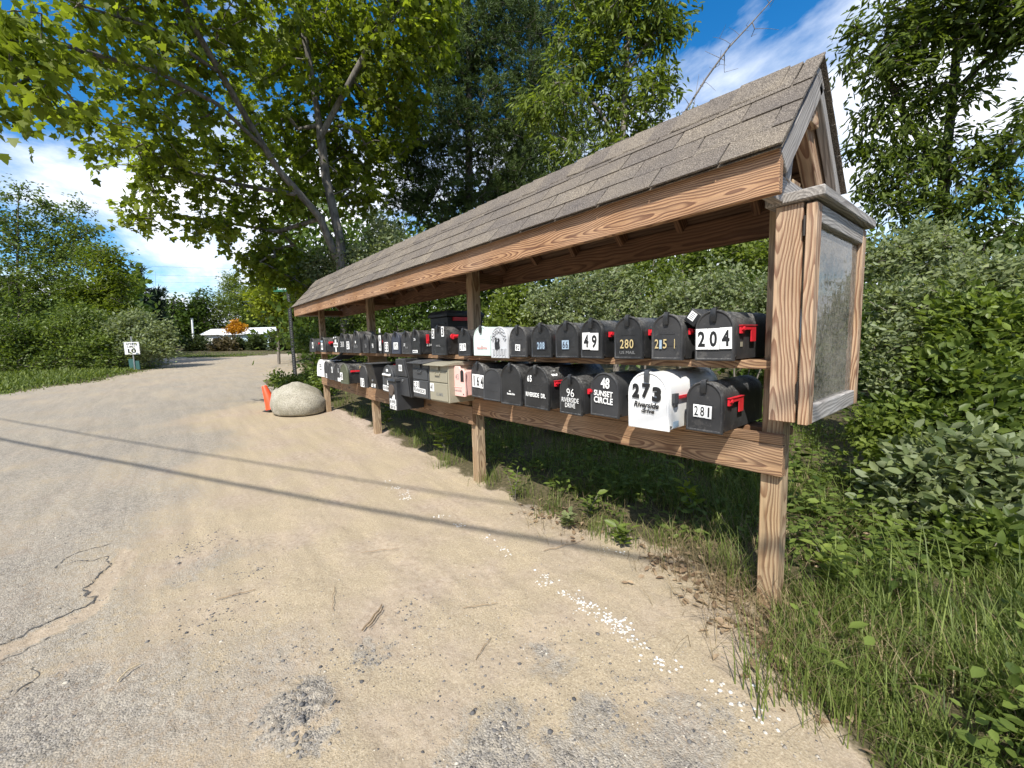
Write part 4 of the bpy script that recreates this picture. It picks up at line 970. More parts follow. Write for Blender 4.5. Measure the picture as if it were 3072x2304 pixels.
# ---------------------------------------------------------------- things beside the road
def gz(x, y): return float(ground_h(x, y)[0])
def boulder(name, label, c, rx, ry, rz, mat, seed, sink=.25, rot=0.):
    n, k = 34, 46; th = np.linspace(0, math.pi, n)[:, None]; ph = np.linspace(0, 2 * math.pi, k, endpoint=False)[None, :]
    x = np.sin(th) * np.cos(ph); y = np.sin(th) * np.sin(ph); z = np.cos(th) * np.ones_like(ph)
    q = 1 + .17 * (fbm(x * 1.4 + seed, y * 1.4 + z * 1.1, seed) - .5) * 2 + .06 * (fbm(x * 4 + z * 3, y * 4 + z * 2 + seed, seed + 9) - .5) + .03 * (fbm(x * 6 + z * 3, y * 6 + seed, seed + 3) - .5)
    # wedge: tall at one end, sloping off to the other
    zz = z * (1 - .16 * x)
    V = np.stack([x * rx * q, y * ry * q, np.maximum(zz, -sink * 1.5) * rz * q], -1).reshape(-1, 3)
    i = np.arange(n - 1)[:, None]; j = np.arange(k)[None, :]
    F = np.stack([i * k + j, (i + 1) * k + j, (i + 1) * k + (j + 1) % k, i * k + (j + 1) % k], -1).reshape(-1, 4)
    me = arr_mesh(name, V, F); o = link(name, me, mat); me.polygons.foreach_set('use_smooth', np.ones(len(F), bool))
    o.location = c; o.rotation_euler = (0, 0, rot); tag(o, label, 'boulder'); return o
def rockmat():
    m, nt, N, L, b = newmat('granite'); tc = N.new('ShaderNodeTexCoord'); v = tc.outputs['Object']
    n = noise(N, L, v, 70, 3, .75); n2 = noise(N, L, v, 5, 5)
    r = ramp(N, [(.32, (.12, .115, .10)), (.46, (.33, .31, .26)), (.62, (.46, .43, .37)), (.8, (.56, .54, .49))]); L.new(n.outputs[0], r.inputs[0])
    t = ramp(N, [(.3, (.75, .74, .66)), (.7, (1.1, 1.08, 1.05))]); L.new(n2.outputs[0], t.inputs[0])
    L.new(mixc(N, L, 1., r.outputs[0], t.outputs[0], 'MULTIPLY'), b.inputs['Base Color']); b.inputs['Roughness'].default_value = .92; bump(N, L, b, n.outputs[0], .5, .008); return m
MT['rock'] = rockmat()

boulder('boulder', 'big pale granite boulder at the far end of the mailbox shelter', (-7.36, -.36, .30), .47, .40, .385, MT['rock'], 5, rot=math.radians(40))
# traffic cone
t = tag(empty('traffic_cone', (-8.02, -.66, gz(-8.02, -.66) + .02), (.20, -.17, .3)), 'faded orange traffic cone standing behind the pale boulder', 'traffic cone')
MT['orange'] = plain('cone_orange', (.80, .085, .022), .5, var=.12)
m = MB(); m.lathe([(.125, .03), (.118, .05), (.10, .12), (.045, .455), (.034, .47), (.026, .468), (.02, .40)], 24); m.build('cone_body', MT['orange'], t, 40)
m = MB(); m.box((-.165, -.165, 0), (.165, .165, .032)); m.build('cone_base', MT['hinge'], t, bevel=.008)
# speed limit sign
gx, gy = -22.6, -3.15; gzz = gz(gx, gy)
t = tag(empty('speed_limit_sign', (gx, gy, gzz), (0, 0, math.radians(62))), 'small white speed limit 10 sign on a pale post in front of the bushes', 'road sign')
m = MB(); m.box((-.275, -.012, .62), (.275, .012, 1.14)); m.build('sign_panel', MT['plate'], t, bevel=.004)
m = MB(); m.rings([[(-.27, -.0135, .625), (.27, -.0135, .625), (.27, -.0135, 1.135), (-.27, -.0135, 1.135)], [(-.262, -.0135, .633), (.262, -.0135, .633), (.262, -.0135, 1.127), (-.262, -.0135, 1.127)]], False, False); m.build('border', MT['ink'], t)
m = MB(); m.box((-.022, .013, -.2), (.022, .035, 1.36)); m.build('sign_post', MT['metal'], t)
m = MB(); m.box((-.20, .04, .0), (-.03, .10, .44)); m.box((.03, .04, .0), (.17, .10, .36)); m.build('green_board', plain('dull_green_paint', (.03, .10, .09), .6), t)
lettering('sign_words', 'SPEED', .39, .085, (0, -.0145, 1.055), MT['ink'], t, bold=.02); lettering('sign_words', 'LIMIT', .30, .085, (0, -.0145, .945), MT['ink'], t, bold=.02); lettering('sign_number', '10', .30, .175, (0, -.0145, .775), MT['ink'], t, bold=.035)
# street name sign on a black channel post
p = GR(637, 812); q = PT(632, 655, 14.2)
t = tag(empty('street_sign', (p[0], p[1], p[2] - .05), (0, 0, math.radians(48))), 'black channel post with a green street name blade half hidden in leaves', 'street sign')
hh = q[2] - p[2] + .4
m = MB(); m.box((-.055, -.004, 0), (.055, .004, hh)); m.box((-.055, .004, 0), (-.040, .045, hh)); m.box((.040, .004, 0), (.055, .045, hh)); m.build('channel_post', MT['black'], t)
m = MB()
for k in range(40): m.tube([(0, -.0055, .15 + k * .075), (0, .002, .15 + k * .075)], .013, 6)
m.build('punched_holes', MT['greyink'], t)
MT['sgreen'] = plain('street_sign_green', (.015, .13, .075), .5)
m = MB(); m.box((-.50, -.006, hh + .02), (.50, .006, hh + .23)); m.build('name_blade', MT['sgreen'], t, bevel=.003)
lettering('street_name', 'SUNSET CIR', .62, .085, (-.02, -.008, hh + .125), MT['plate'], t, bold=.01)
# ---------------------------------------------------------------- mobile home beyond the road
MT['roofw'] = plain('white_metal_roof', (.74, .75, .77), .4, var=.06, scale=2.)
MT['siding'] = plain('pale_blue_siding', (.50, .62, .68), .6, var=.06, scale=4.)
MT['dark'] = plain('dark_window_glass', (.02, .025, .03), .1, var=.2, bmp=0)
MT['trim'] = plain('white_trim', (.78, .79, .80), .5, var=.04)
def house(name, label, c, ang, L, D, hw, hr, sid):
    t = tag(empty(name, c, (0, 0, ang)), label, 'house')
    m = MB(); m.box((-L / 2, 0, 0), (L / 2, D, hw)); m.build('wall', sid, t)
    m = MB(); R = [[(xx, -.35, hw - .02), (xx, D / 2, hw + hr), (xx, D + .35, hw - .02), (xx, D + .35, hw - .10), (xx, -.35, hw - .10)] for xx in (-L / 2 - .3, L / 2 + .3)]
    m.rings(R); rf = m.build('roof', MT['roofw'], t)
    k = 0; x = -L / 2
    m = MB()
    while x < L / 2:    # raised seams of the metal roof
        d = Vector((0, D / 2 + .35, hr + .02)); m.add([(x, -.35, hw - .015), (x + .05, -.35, hw - .015), (x + .05, D / 2, hw + hr + .03), (x, D / 2, hw + hr + .03), (x, -.35, hw + .03), (x + .05, -.35, hw + .03)], [(0, 1, 2, 3), (4, 5, 2, 3), (0, 4, 3), (1, 5, 2)]); x += .6
    s = m.build('roof_seam', MT['trim'], rf)
    return t
H1 = house('mobile_home', 'pale blue mobile home with white metal roof behind the shrubs', tuple(PT(550, 761, 48)), math.radians(50), 6.6, 4.2, 2.15, .75, MT['siding'])
for x, w in ((.9, .8), (-1.9, 1.0)):
    m = MB(); m.box((x - w / 2, -.04, .95), (x + w / 2, -.003, 1.85)); f = m.build('window', MT['dark'], H1); m = MB()
    for a, b2 in (((x - w / 2 - .06, -.07, .89), (x - w / 2, -.002, 1.91)), ((x + w / 2, -.07, .89), (x + w / 2 + .06, -.002, 1.91)), ((x - w / 2, -.07, .89), (x + w / 2, -.002, .95)), ((x - w / 2, -.07, 1.85), (x + w / 2, -.002, 1.91))): m.box(a, b2)
    m.build('frame', MT['trim'], f)
m = MB(); m.box((1.85, -.05, .15), (2.65, -.003, 2.0)); d = m.build('door', MT['trim'], H1); m = MB(); m.tube([(1.95, -.09, 1.05), (1.95, -.05, 1.05)], .03, 8); m.build('handle', MT['hinge'], d)
for x in (-3.2, -.3, 3.2): m = MB(); m.box((x - .05, -.33, 0), (x + .05, -.24, 2.05)); m.build('porch_post', MT['trim'], H1)
H2 = house('garden_shed', 'low white outbuilding with white metal roof left of the mobile home', tuple(PT(484, 758, 52)), math.radians(50), 4.6, 3.4, 2.1, .7, MT['trim'])
m = MB(); m.box((-1.2, -.04, .9), (-.3, -.003, 1.6)); m.build('window', MT['dark'], H2)
# garden things on the far lawn
p = PT(832 / 2212 * 940 * 0 + 597, 758, 42)
for (u, v, lab, nm, mt, s) in ((594, 757, 'orange garden toy on the far lawn', 'garden_toy', MT['orange'], .35), (575, 759, 'small green watering can on the far lawn', 'watering_can', MT['sgreen'], .22)):
    p = GR(u, 770) if False else PT(u, v, 40); g = gz(p[0], p[1])
    t = tag(empty(nm, (p[0], p[1], g)), lab, 'toy' if 'toy' in nm else 'can')
    m = MB(); m.lathe([(s * .7, 0), (s * .9, s * .3), (s * .75, s * .9), (s * .3, s * 1.1)], 12); m.build('body', mt, t, 40)
    m = MB(); m.tube([(s * .8, 0, s * .4), (s * 1.5, 0, s * .9), (s * 1.7, 0, s * 1.2)], [s * .15, s * .12, s * .14], 8); m.build('spout' if 'can' in nm else 'arm', mt, t, 40)
# pale utility post far off
p = PT(417, 735, 44); g = gz(p[0], p[1]); q = PT(413, 688, 44)
t = tag(empty('utility_post', (p[0], p[1], g)), 'pale leaning post in front of the dark far trees', 'post')
m = MB(); m.tube([(0, 0, -.3), (.0 - .12, .1, q[2] - g)], [.10, .08], 10); m.build('shaft', MT['trim'], t, 40); m = MB(); m.box((-.22, -.02, q[2] - g - .06), (.0, .2, q[2] - g + .02)); m.build('cap', MT['metal'], t)
# ---------------------------------------------------------------- overhead cables: the pair that throws the shadow lines, and the thin ones far off
MT['cable'] = plain('cable_sheath', (.02, .02, .021), .6, bmp=0)
def cable(name, label, a, b2, sag, r, grp, n=28):
    m = MB(); P = []
    for k in range(n + 1):
        q = k / n; P.append(tuple(Vector(a).lerp(Vector(b2), q) - Vector((0, 0, sag * 4 * q * (1 - q)))))
    m.tube(P, r, 6); o = m.build(name, MT['cable'], None, 60); tag(o, label, 'cable', grp); return o
def shadow_cable(u0, v0, u1, v1, h, r, label):
    A_, B_ = GR(u0, v0), GR(u1, v1); s = Vector(SUN_DIR) / SUN_DIR.z
    d = Vector((B_ - A_)); d.z = 0; a = Vector(A_) + s * h; c = Vector(B_) + s * h
    e = (c - a).normalized(); a0 = a - e * 14; c0 = c + e * 9; a0.z = c0.z = h + .25
    cable('utility_cable', label, a0, c0, .35, r, 'overhead cables above the road')
shadow_cable(0, 929, 1560, 1232, 5.6, .022, 'thick black utility cable overhead, the lower of the pair above the road')
shadow_cable(90, 905, 820, 1036, 6.6, .014, 'black utility cable overhead, the upper of the pair above the road')
for k, (v0, v1, lab) in enumerate(((566, 574, 'topmost thin wire across the far cloud gap'), (585, 592, 'second thin wire across the far cloud gap'), (604, 603, 'third thin wire across the far cloud gap'), (618, 625, 'lowest thin wire across the far cloud gap'))):
    a = PT(-40, v0 - 12, 34); c = PT(720, v1 + 6, 40); cable('distant_wire', lab, a, c, .35, .007, 'distant wires')
# ---------------------------------------------------------------- litter on the road
MT['twig'] = plain('dry_twig', (.24, .17, .10), .85, var=.4, scale=50)
MT['straw'] = plain('dry_straw', (.50, .40, .25), .8, var=.25, scale=40)
TW = [((783, 1370), (826, 1316), .009, 'splintered dark stick lying on the sand', 'twig'), ((468, 1302), (553, 1281), .004, 'thin pale twig lying level on the road', 'twig'), ((720, 1325), (725, 1272), .003, 'short straight twig pointing away on the sand', 'twig'),
      ((1028, 1432), (1062, 1383), .003, 'curved dark twig near the grey patch', 'twig'), ((1000, 1320), (1075, 1308), .003, 'long thin twig lying near the white pebbles', 'twig'), ((1175, 1195), (1255, 1175), .004, 'twig lying at the edge of the grass', 'twig'), ((255, 1480), (305, 1440), .006, 'hooked straw on the asphalt near the lower left', 'straw'), ((780, 1200), (860, 1190), .003, 'thin twig beside the cable shadow', 'twig')]
for (u0, v0), (u1, v1), r, lab, mt in TW:
    a, c = GR(u0, v0), GR(u1, v1); P = []; nrm = np.array([-(c - a)[1], (c - a)[0], 0]); bend = random.uniform(-.16, .16) if mt == 'twig' else .45
    for k in range(8):
        q = k / 7; p = a * (1 - q) + c * q + nrm * bend * q * (1 - q) + nrm * .02 * math.sin(k * 2.1); p[2] = gz(p[0], p[1]) + r + .006 + .006 * math.sin(q * 3); P.append(tuple(p))
    r *= .6; m = MB(); m.tube(P, [r * (1 - .5 * abs(k / 7 - .4)) for k in range(8)], 6)
    if r > .005:
        P2 = [(x + .012, y + .006, z) for x, y, z in P[1:7]]; m.tube(P2, r * .5, 5)
    tag(m.build('twig' if mt == 'twig' else 'straw', MT[mt], None, 50), lab, 'twig' if mt == 'twig' else 'straw')
def stone_proto(seed, n=1):
    r = np.random.default_rng(seed)
    V = np.array([(0, 0, 1), (.9, 0, .2), (.28, .85, .25), (-.72, .53, .2), (-.72, -.53, .15), (.28, -.85, .2), (.7, .5, -.3), (-.3, .85, -.35), (-.9, 0, -.3), (-.3, -.85, -.3), (.7, -.5, -.3), (0, 0, -.7)], float)
    V *= (1 + r.uniform(-.22, .22, (12, 1)))
    F = np.array([(0, 1, 2), (0, 2, 3), (0, 3, 4), (0, 4, 5), (0, 5, 1), (1, 6, 2), (2, 6, 7), (2, 7, 3), (3, 7, 8), (3, 8, 4), (4, 8, 9), (4, 9, 5), (5, 9, 10), (5, 10, 1), (1, 10, 6), (6, 11, 7), (7, 11, 8), (8, 11, 9), (9, 11, 10), (10, 11, 6)])
    return V, F
def stones(name, label, x, y, s, tint, mat, flat=.6):
    n = len(x); z = height(x, y, True); Vs = []; Fs = []
    V0, F0 = stone_proto(3); a = rng.uniform(0, 6.283, n)
    Vr = V0[None] * (1 + rng.uniform(-.25, .25, (n, 12, 1)))
    c, sn = np.cos(a)[:, None], np.sin(a)[:, None]
    el = rng.uniform(.65, 1.25, (n, 1))
    X = Vr[:, :, 0] * el; Y = Vr[:, :, 1]
    V = np.stack([x[:, None] + (X * c - Y * sn) * s[:, None], y[:, None] + (X * sn + Y * c) * s[:, None], z[:, None] + Vr[:, :, 2] * s[:, None] * flat + s[:, None] * flat * .08], -1)
    F = (F0[None] + (np.arange(n) * 12)[:, None, None]).reshape(-1, 3)
    me = arr_mesh(name, V.reshape(-1, 3), F, dict(tint=np.repeat(tint, 12)))
    return tag(link(name, me, mat), label, kind='stuff')
def stonemat(name, stops):
    m, nt, N, L, b = newmat(name); at = N.new('ShaderNodeAttribute'); at.attribute_name = 'tint'
    r = ramp(N, stops); L.new(at.outputs['Fac'], r.inputs[0]); g = N.new('ShaderNodeNewGeometry'); n = noise(N, L, g.outputs['Position'], 120, 3)
    t = ramp(N, [(.3, (.75,) * 3), (.7, (1.2,) * 3)]); L.new(n.outputs[0], t.inputs[0]); L.new(mixc(N, L, 1., r.outputs[0], t.outputs[0], 'MULTIPLY'), b.inputs['Base Color']); b.inputs['Roughness'].default_value = .85; return m
MT['gravel'] = stonemat('gravel_stone', [(0, (.055, .055, .058)), (.35, (.15, .14, .13)), (.7, (.30, .265, .22)), (1, (.50, .45, .37))])
MT['pebble'] = stonemat('white_pebble', [(0, (.38, .34, .28)), (.4, (.58, .55, .50)), (1, (.66, .64, .60))])
def scatter_view(n, rmin, rmax, amax=60):
    fa = math.atan2(FWD[1], FWD[0]); a = fa + np.radians(rng.uniform(-amax, amax, n)); r = 1 / rng.uniform(1 / rmax, 1 / rmin, n)
    return CAM[0] + r * np.cos(a), CAM[1] + r * np.sin(a), r
x, y, r = scatter_view(60000, 1.0, 9)
sd = sdist_road(x, y); a = asphaltness(x, y); pr = np.where(sd > .03, .10 + .75 * np.clip(a, 0, 1), 0) * (.25 + 1.5 * (fbm(x * 3, y * 3, 90) > .5))
k = rng.uniform(0, 1, len(x)) < pr * .55; x, y, r = x[k], y[k], r[k]
s = .0016 + .0022 * rng.gamma(1.3, .55, len(x)); tint = np.clip(rng.normal(.5, .28, len(x)), 0, 1)
stones('gravel', 'loose grey and tan grit over the road and shoulder', x, y, np.clip(s, .002, .011), tint, MT['gravel'])
# dark crumbs of broken asphalt round the patches
xs, ys, ss = [], [], []
for i_, (u, v, rad, n) in enumerate(((640, 1545, .10, 150), (800, 1420, .14, 120), (880, 1320, .10, 40), (1040, 1540, .3, 160), (560, 1230, .14, 60), (470, 1330, .2, 120), (425, 1180, .18, 140), (640, 1480, .2, 60), (655, 1600, .05, 30), (1270, 1450, .3, 90))):
    c = GR(u, v); t_ = rng.normal(0, rad * .6, (n, 2)); xs.append(c[0] + t_[:, 0]); ys.append(c[1] + t_[:, 1]); ss.append(.0022 + .0024 * rng.gamma(1.2, .8, n))
x, y, s = map(np.concatenate, (xs, ys, ss)); stones('asphalt_crumbs', 'dark crumbs of broken asphalt lying round the worn patches', x, y, np.clip(s, .002, .011), np.clip(rng.normal(.26, .14, len(x)), 0, 1), MT['gravel'], .75)
PEB = [(835, 1040, 14), (852, 1055, 34), (880, 1075, 44), (872, 1066, 26), (955, 1118, 16), (992, 1137, 20), (1050, 1165, 12), (1085, 1190, 22), (1100, 1200, 10), (1172, 1248, 22), (1182, 1262, 30), (1215, 1285, 20), (1245, 1298, 36), (1260, 1312, 30), (1285, 1325, 40), (1310, 1338, 46), (1330, 1350, 52), (1345, 1358, 44), (1362, 1378, 22), (1385, 1400, 16), (1420, 1430, 20), (1450, 1440, 14), (1530, 1475, 8), (1630, 1482, 8), (1600, 1530, 14), (1640, 1548, 16), (1655, 1565, 10), (1560, 1500, 6), (2195, 1560, 20), (2190, 1545, 12), (1310, 1190, 14), (1340, 1195, 10)]
xs, ys, ss = [], [], []
for u, v, n in PEB:
    n = max(3, int(n * .55)); c = GR(u, v); a0 = rng.normal(0, .026, (n, 2)); xs.append(c[0] + a0[:, 0]); ys.append(c[1] + a0[:, 1]); ss.append(rng.uniform(.0032, .0105, n))
x, y, s = map(np.concatenate, (xs, ys, ss)); stones('white_pebbles', 'trail of small white pebbles spilled along the sandy shoulder', x, y, s, rng.uniform(0, 1, len(x)), MT['pebble'])
# ---------------------------------------------------------------- foliage
LEAF = {
 'simple': (np.array([(0, 0, 0), (.24, .33, .07), (.19, .70, .06), (0, 1, -.03), (-.19, .70, .06), (-.24, .33, .07)]), [np.array([(0, 1, 2, 3), (0, 3, 4, 5)])]),
 'narrow': (np.array([(0, 0, 0), (.15, .35, .05), (.12, .72, .03), (0, 1, -.06), (-.12, .72, .03), (-.15, .35, .05)]), [np.array([(0, 1, 2, 3), (0, 3, 4, 5)])]),
 'maple': (np.array([(0, 0, 0), (.42, .02, .03), (.34, .28, .02), (.56, .52, -.03), (.26, .56, .03), (.20, .74, 0), (0, 1.05, -.08), (-.20, .74, 0), (-.26, .56, .03), (-.56, .52, -.03), (-.34, .28, .02), (-.42, .02, .03)]), [np.array([(0, 1, 2, 4), (0, 4, 6, 8), (0, 8, 10, 11)]), np.array([(2, 3, 4), (4, 5, 6), (6, 7, 8), (8, 9, 10)])]),
 'card': (np.array([(0, 0, 0), (.33, .5, .05), (0, 1, 0), (-.33, .5, .05)]), [np.array([(0, 1, 2, 3)])]),
 'needle': (np.array([(-.5, 0, 0), (.5, 0, 0), (0, 1, 0)]), [np.array([(0, 1, 2)])]),
}
def unit(v): return v / np.maximum(np.linalg.norm(v, axis=-1, keepdims=True), 1e-9)
def leaves(name, P, A, Nn, size, kind, mat, parent, tint, wid=None, stuff=True):
    T, FF = LEAF[kind]; A = unit(A); Sd = unit(np.cross(A, Nn)); N3 = np.cross(Sd, A); n = len(P); k = len(T)
    size = np.broadcast_to(size, (n,))[:, None, None]; w = size if wid is None else np.broadcast_to(wid, (n,))[:, None, None]
    V = P[:, None, :] + Sd[:, None, :] * T[None, :, 0:1] * w + A[:, None, :] * T[None, :, 1:2] * size + N3[:, None, :] * T[None, :, 2:3] * size
    F = [(f[None] + (np.arange(n) * k)[:, None, None]).reshape(-1, f.shape[1]) for f in FF]
    me = arr_mesh(name, V.reshape(-1, 3), F, dict(tint=np.repeat(np.clip(tint, 0, 1), k)))
    o = link(name, me, mat, parent)
    if stuff: o['kind'] = 'stuff'
    return o
def in_blobs(blobs, n, shell=.55):
    """n points in a set of (centre, radius) blobs, crowded towards the outside"""
    C = np.array([b[0] for b in blobs]); R = np.array([b[1] for b in blobs]); w = R ** 2 / (R ** 2).sum()
    i = rng.choice(len(blobs), n, p=w); d = unit(rng.normal(size=(n, 3))); r = R[i] * rng.uniform(0, 1, n) ** shell
    return C[i] + d * r[:, None] * np.array([1, 1, .9]), d, i
def ztube(P0, P1, r0, r1, n=5):
    """many tapered sticks as one vertex/face array"""
    T = unit(P1 - P0); ref = np.where(np.abs(T[:, 2:3]) > .9, np.array([[1., 0, 0]]), np.array([[0, 0, 1.]])); a = unit(np.cross(T, ref)); b = np.cross(T, a)
    an = np.arange(n) * 2 * math.pi / n; cs = a[:, None] * np.cos(an)[None, :, None] + b[:, None] * np.sin(an)[None, :, None]
    V = np.concatenate([P0[:, None] + cs * r0[:, None, None], P1[:, None] + cs * r1[:, None, None]], 1)
    j = np.arange(n); f = np.stack([j, (j + 1) % n, (j + 1) % n + n, j + n], -1)
    F = (f[None] + (np.arange(len(P0)) * 2 * n)[:, None, None]).reshape(-1, 4)
    return V.reshape(-1, 3), F
def resample(pts, step):
    pts = np.asarray(pts, float); out = [pts[0]]
    for a, b in zip(pts[:-1], pts[1:]):
        k = max(1, int(np.linalg.norm(b - a) / step))
        for i in range(1, k + 1): out.append(a + (b - a) * i / k)
    return np.array(out)
def skeleton(stems, targets, step=.35, bow=.12, order_from=None):
    """stems: polylines (the first starts at the ground); every target is joined to the nearest wood. Returns nodes, parents"""
    N = []; par = []
    for s in stems:
        q = resample(s, step)
        if N:
            d = ((np.array(N) - q[0]) ** 2).sum(1); j = int(d.argmin())
        else: j = -1
        for p in q: N.append(p); par.append(j); j = len(N) - 1
    cap = len(N) + len(targets) * 6; A = np.empty((cap, 3)); A[:len(N)] = N; n = len(N); n0 = n
    base = A[:n].copy(); D = np.array([((base - t) ** 2).sum(1).min() for t in targets]); ends = np.empty(len(targets), int); dirs = np.empty((len(targets), 3))
    lo = base[:, 2].min() + .15 * (base[:, 2].max() - base[:, 2].min())
    for t in np.argsort(D):
        p = targets[t]; dv = A[:n] - p; d = (dv ** 2).sum(1) + np.where(A[:n, 2] > p[2] + .3, (A[:n, 2] - p[2]) * .5, 0)
        j = int(d.argmin()); a = A[j].copy(); L = np.linalg.norm(p - a); k = min(5, max(1, int(L / step)))
        up = np.array([0, 0, bow * L]) + rng.normal(0, .04 * L, 3)
        for i in range(1, k + 1):
            q = i / k; A[n] = a * (1 - q) + p * q + up * 4 * q * (1 - q) * .5; par.append(j); j = n; n += 1
        ends[t] = j; dirs[t] = unit((p - a) + 1e-6)
    return A[:n], np.array(par), ends, dirs, n0
def wood_mesh(A, par, rtip, rbase, pw=.42):
    n = len(A); cnt = np.ones(n)
    for i in range(n - 1, 0, -1):
        if par[i] >= 0: cnt[par[i]] += cnt[i]
    r = rtip * cnt ** pw; r = r * (rbase / r.max()) if r.max() > rbase else r
    r = np.maximum(r, rtip); i = np.where(par >= 0)[0]; p = par[i]
    big = r[p] > .03
    V1, F1 = ztube(A[p[big]], A[i[big]], np.minimum(r[p[big]], r[i[big]] * 1.25), r[i[big]], 10); V2, F2 = ztube(A[p[~big]], A[i[~big]], np.minimum(r[p[~big]], r[i[~big]] * 1.5), r[i[~big]], 4)
    return np.concatenate([V1, V2]), (F1, F2 + len(V1))
def tree(name, label, cat, stems, blobs, n_tw, per, size, kind, mat, bk, rtip=.004, rbase=.2, spread=.22, droop=.35, group=None, step=.35, tintsh=.0, shell=.5, crown='crown', wid=None, up=.75, extra=None, nz=.45):
    base = np.array(stems[0][0]); g = gz(base[0], base[1])
    t = tag(empty(name, (base[0], base[1], g)), label, cat, group); o3 = np.array([base[0], base[1], g])
    T, d, bi = in_blobs(blobs, n_tw, shell)
    T = T[T[:, 2] > Hs(T[:, 0]) + .05]
    if extra is not None: T = np.concatenate([T, extra])
    A, par, ends, dirs, n0 = skeleton(stems, T, step)
    V, F = wood_mesh(A, par, rtip, rbase)
    me = arr_mesh('trunk', V - o3, list(F)); o = link('trunk', me, bk, t); me.polygons.foreach_set('use_smooth', np.ones(len(me.polygons), bool))
    m = len(T); i = np.repeat(np.arange(m), per); q = rng.uniform(-.15, 1., len(i))
    dirs = unit(dirs + rng.normal(0, .35, dirs.shape)); P = T[i] + dirs[i] * ((q - .5) * 2 * spread * 1.35)[:, None] + rng.normal(0, spread * .27, (len(i), 3))
    az = rng.uniform(0, 6.283, len(i)); H2 = np.stack([np.cos(az), np.sin(az), np.zeros(len(i))], -1)
    Ax = unit(dirs[i] * .75 + H2 * .85 + np.array([0, 0, -droop])); Nn = unit(np.array([0, 0, up]) + rng.normal(0, nz, (len(i), 3)))
    tw = rng.normal(0, .16, m); tint = .45 + tintsh + tw[i] + rng.normal(0, .16, len(i))
    s = size * rng.uniform(.65, 1.25, len(i))
    leaves(crown, P - o3, Ax, Nn, s, kind, mat, t, tint, wid=None if wid is None else wid * rng.uniform(.8, 1.2, len(i)))
    return t
def B(*L): return [(PT(u, v, D), r * D / (FPX / K)) for u, v, D, r in L]
def S(*L): return [PT(u, v, D) for u, v, D in L]
def rooted(p, depth=.15): return np.array([p[0], p[1], gz(p[0], p[1]) - depth])

MT['maple'] = leafmat('maple_leaf', (.09, .125, .015), (.32, .38, .055), .58)
MT['maple2'] = leafmat('yellow_green_leaf', (.12, .16, .015), (.34, .38, .04), .5)
MT['ash'] = leafmat('ash_leaf', (.065, .10, .016), (.27, .33, .07), .48)
MT['cherry'] = leafmat('cherry_leaf', (.045, .075, .016), (.20, .255, .055), .48, rough=.45)
MT['olive_leaf'] = leafmat('silver_green_leaf', (.085, .12, .045), (.31, .35, .16), .38, rough=.6, back=(.24, .28, .16))
MT['shrub'] = leafmat('shrub_leaf', (.055, .09, .018), (.23, .295, .065), .42, rough=.42)
MT['dkleaf'] = leafmat('dark_leaf', (.03, .055, .010), (.12, .18, .03), .36)
MT['needle'] = leafmat('pine_needle', (.035, .06, .018), (.13, .18, .05), .28, rough=.5)
MT['conifer'] = leafmat('spruce_needle', (.012, .028, .016), (.05, .075, .035), .15, rough=.6)
MT['hedge'] = leafmat('hedge_leaf', (.02, .035, .012), (.09, .115, .035), .25, rough=.5)
MT['russet'] = leafmat('russet_leaf', (.06, .05, .025), (.19, .15, .08), .25, rough=.5)
MT['azalea'] = leafmat('orange_blossom', (.38, .16, .02), (.75, .42, .04), .35, rough=.5)
MT['grass'] = leafmat('grass_blade', (.06, .095, .018), (.25, .30, .08), .42, rough=.5)
MT['dry'] = leafmat('dry_grass', (.16, .115, .06), (.46, .37, .22), .25, rough=.7)
MT['bark'] = bark('maple_bark', (.07, .062, .053), (.22, .20, .175))
MT['bark_d'] = bark('dark_bark', (.035, .03, .026), (.12, .10, .085))
MT['bark_g'] = bark('grey_twig_bark', (.10, .085, .07), (.26, .23, .20))

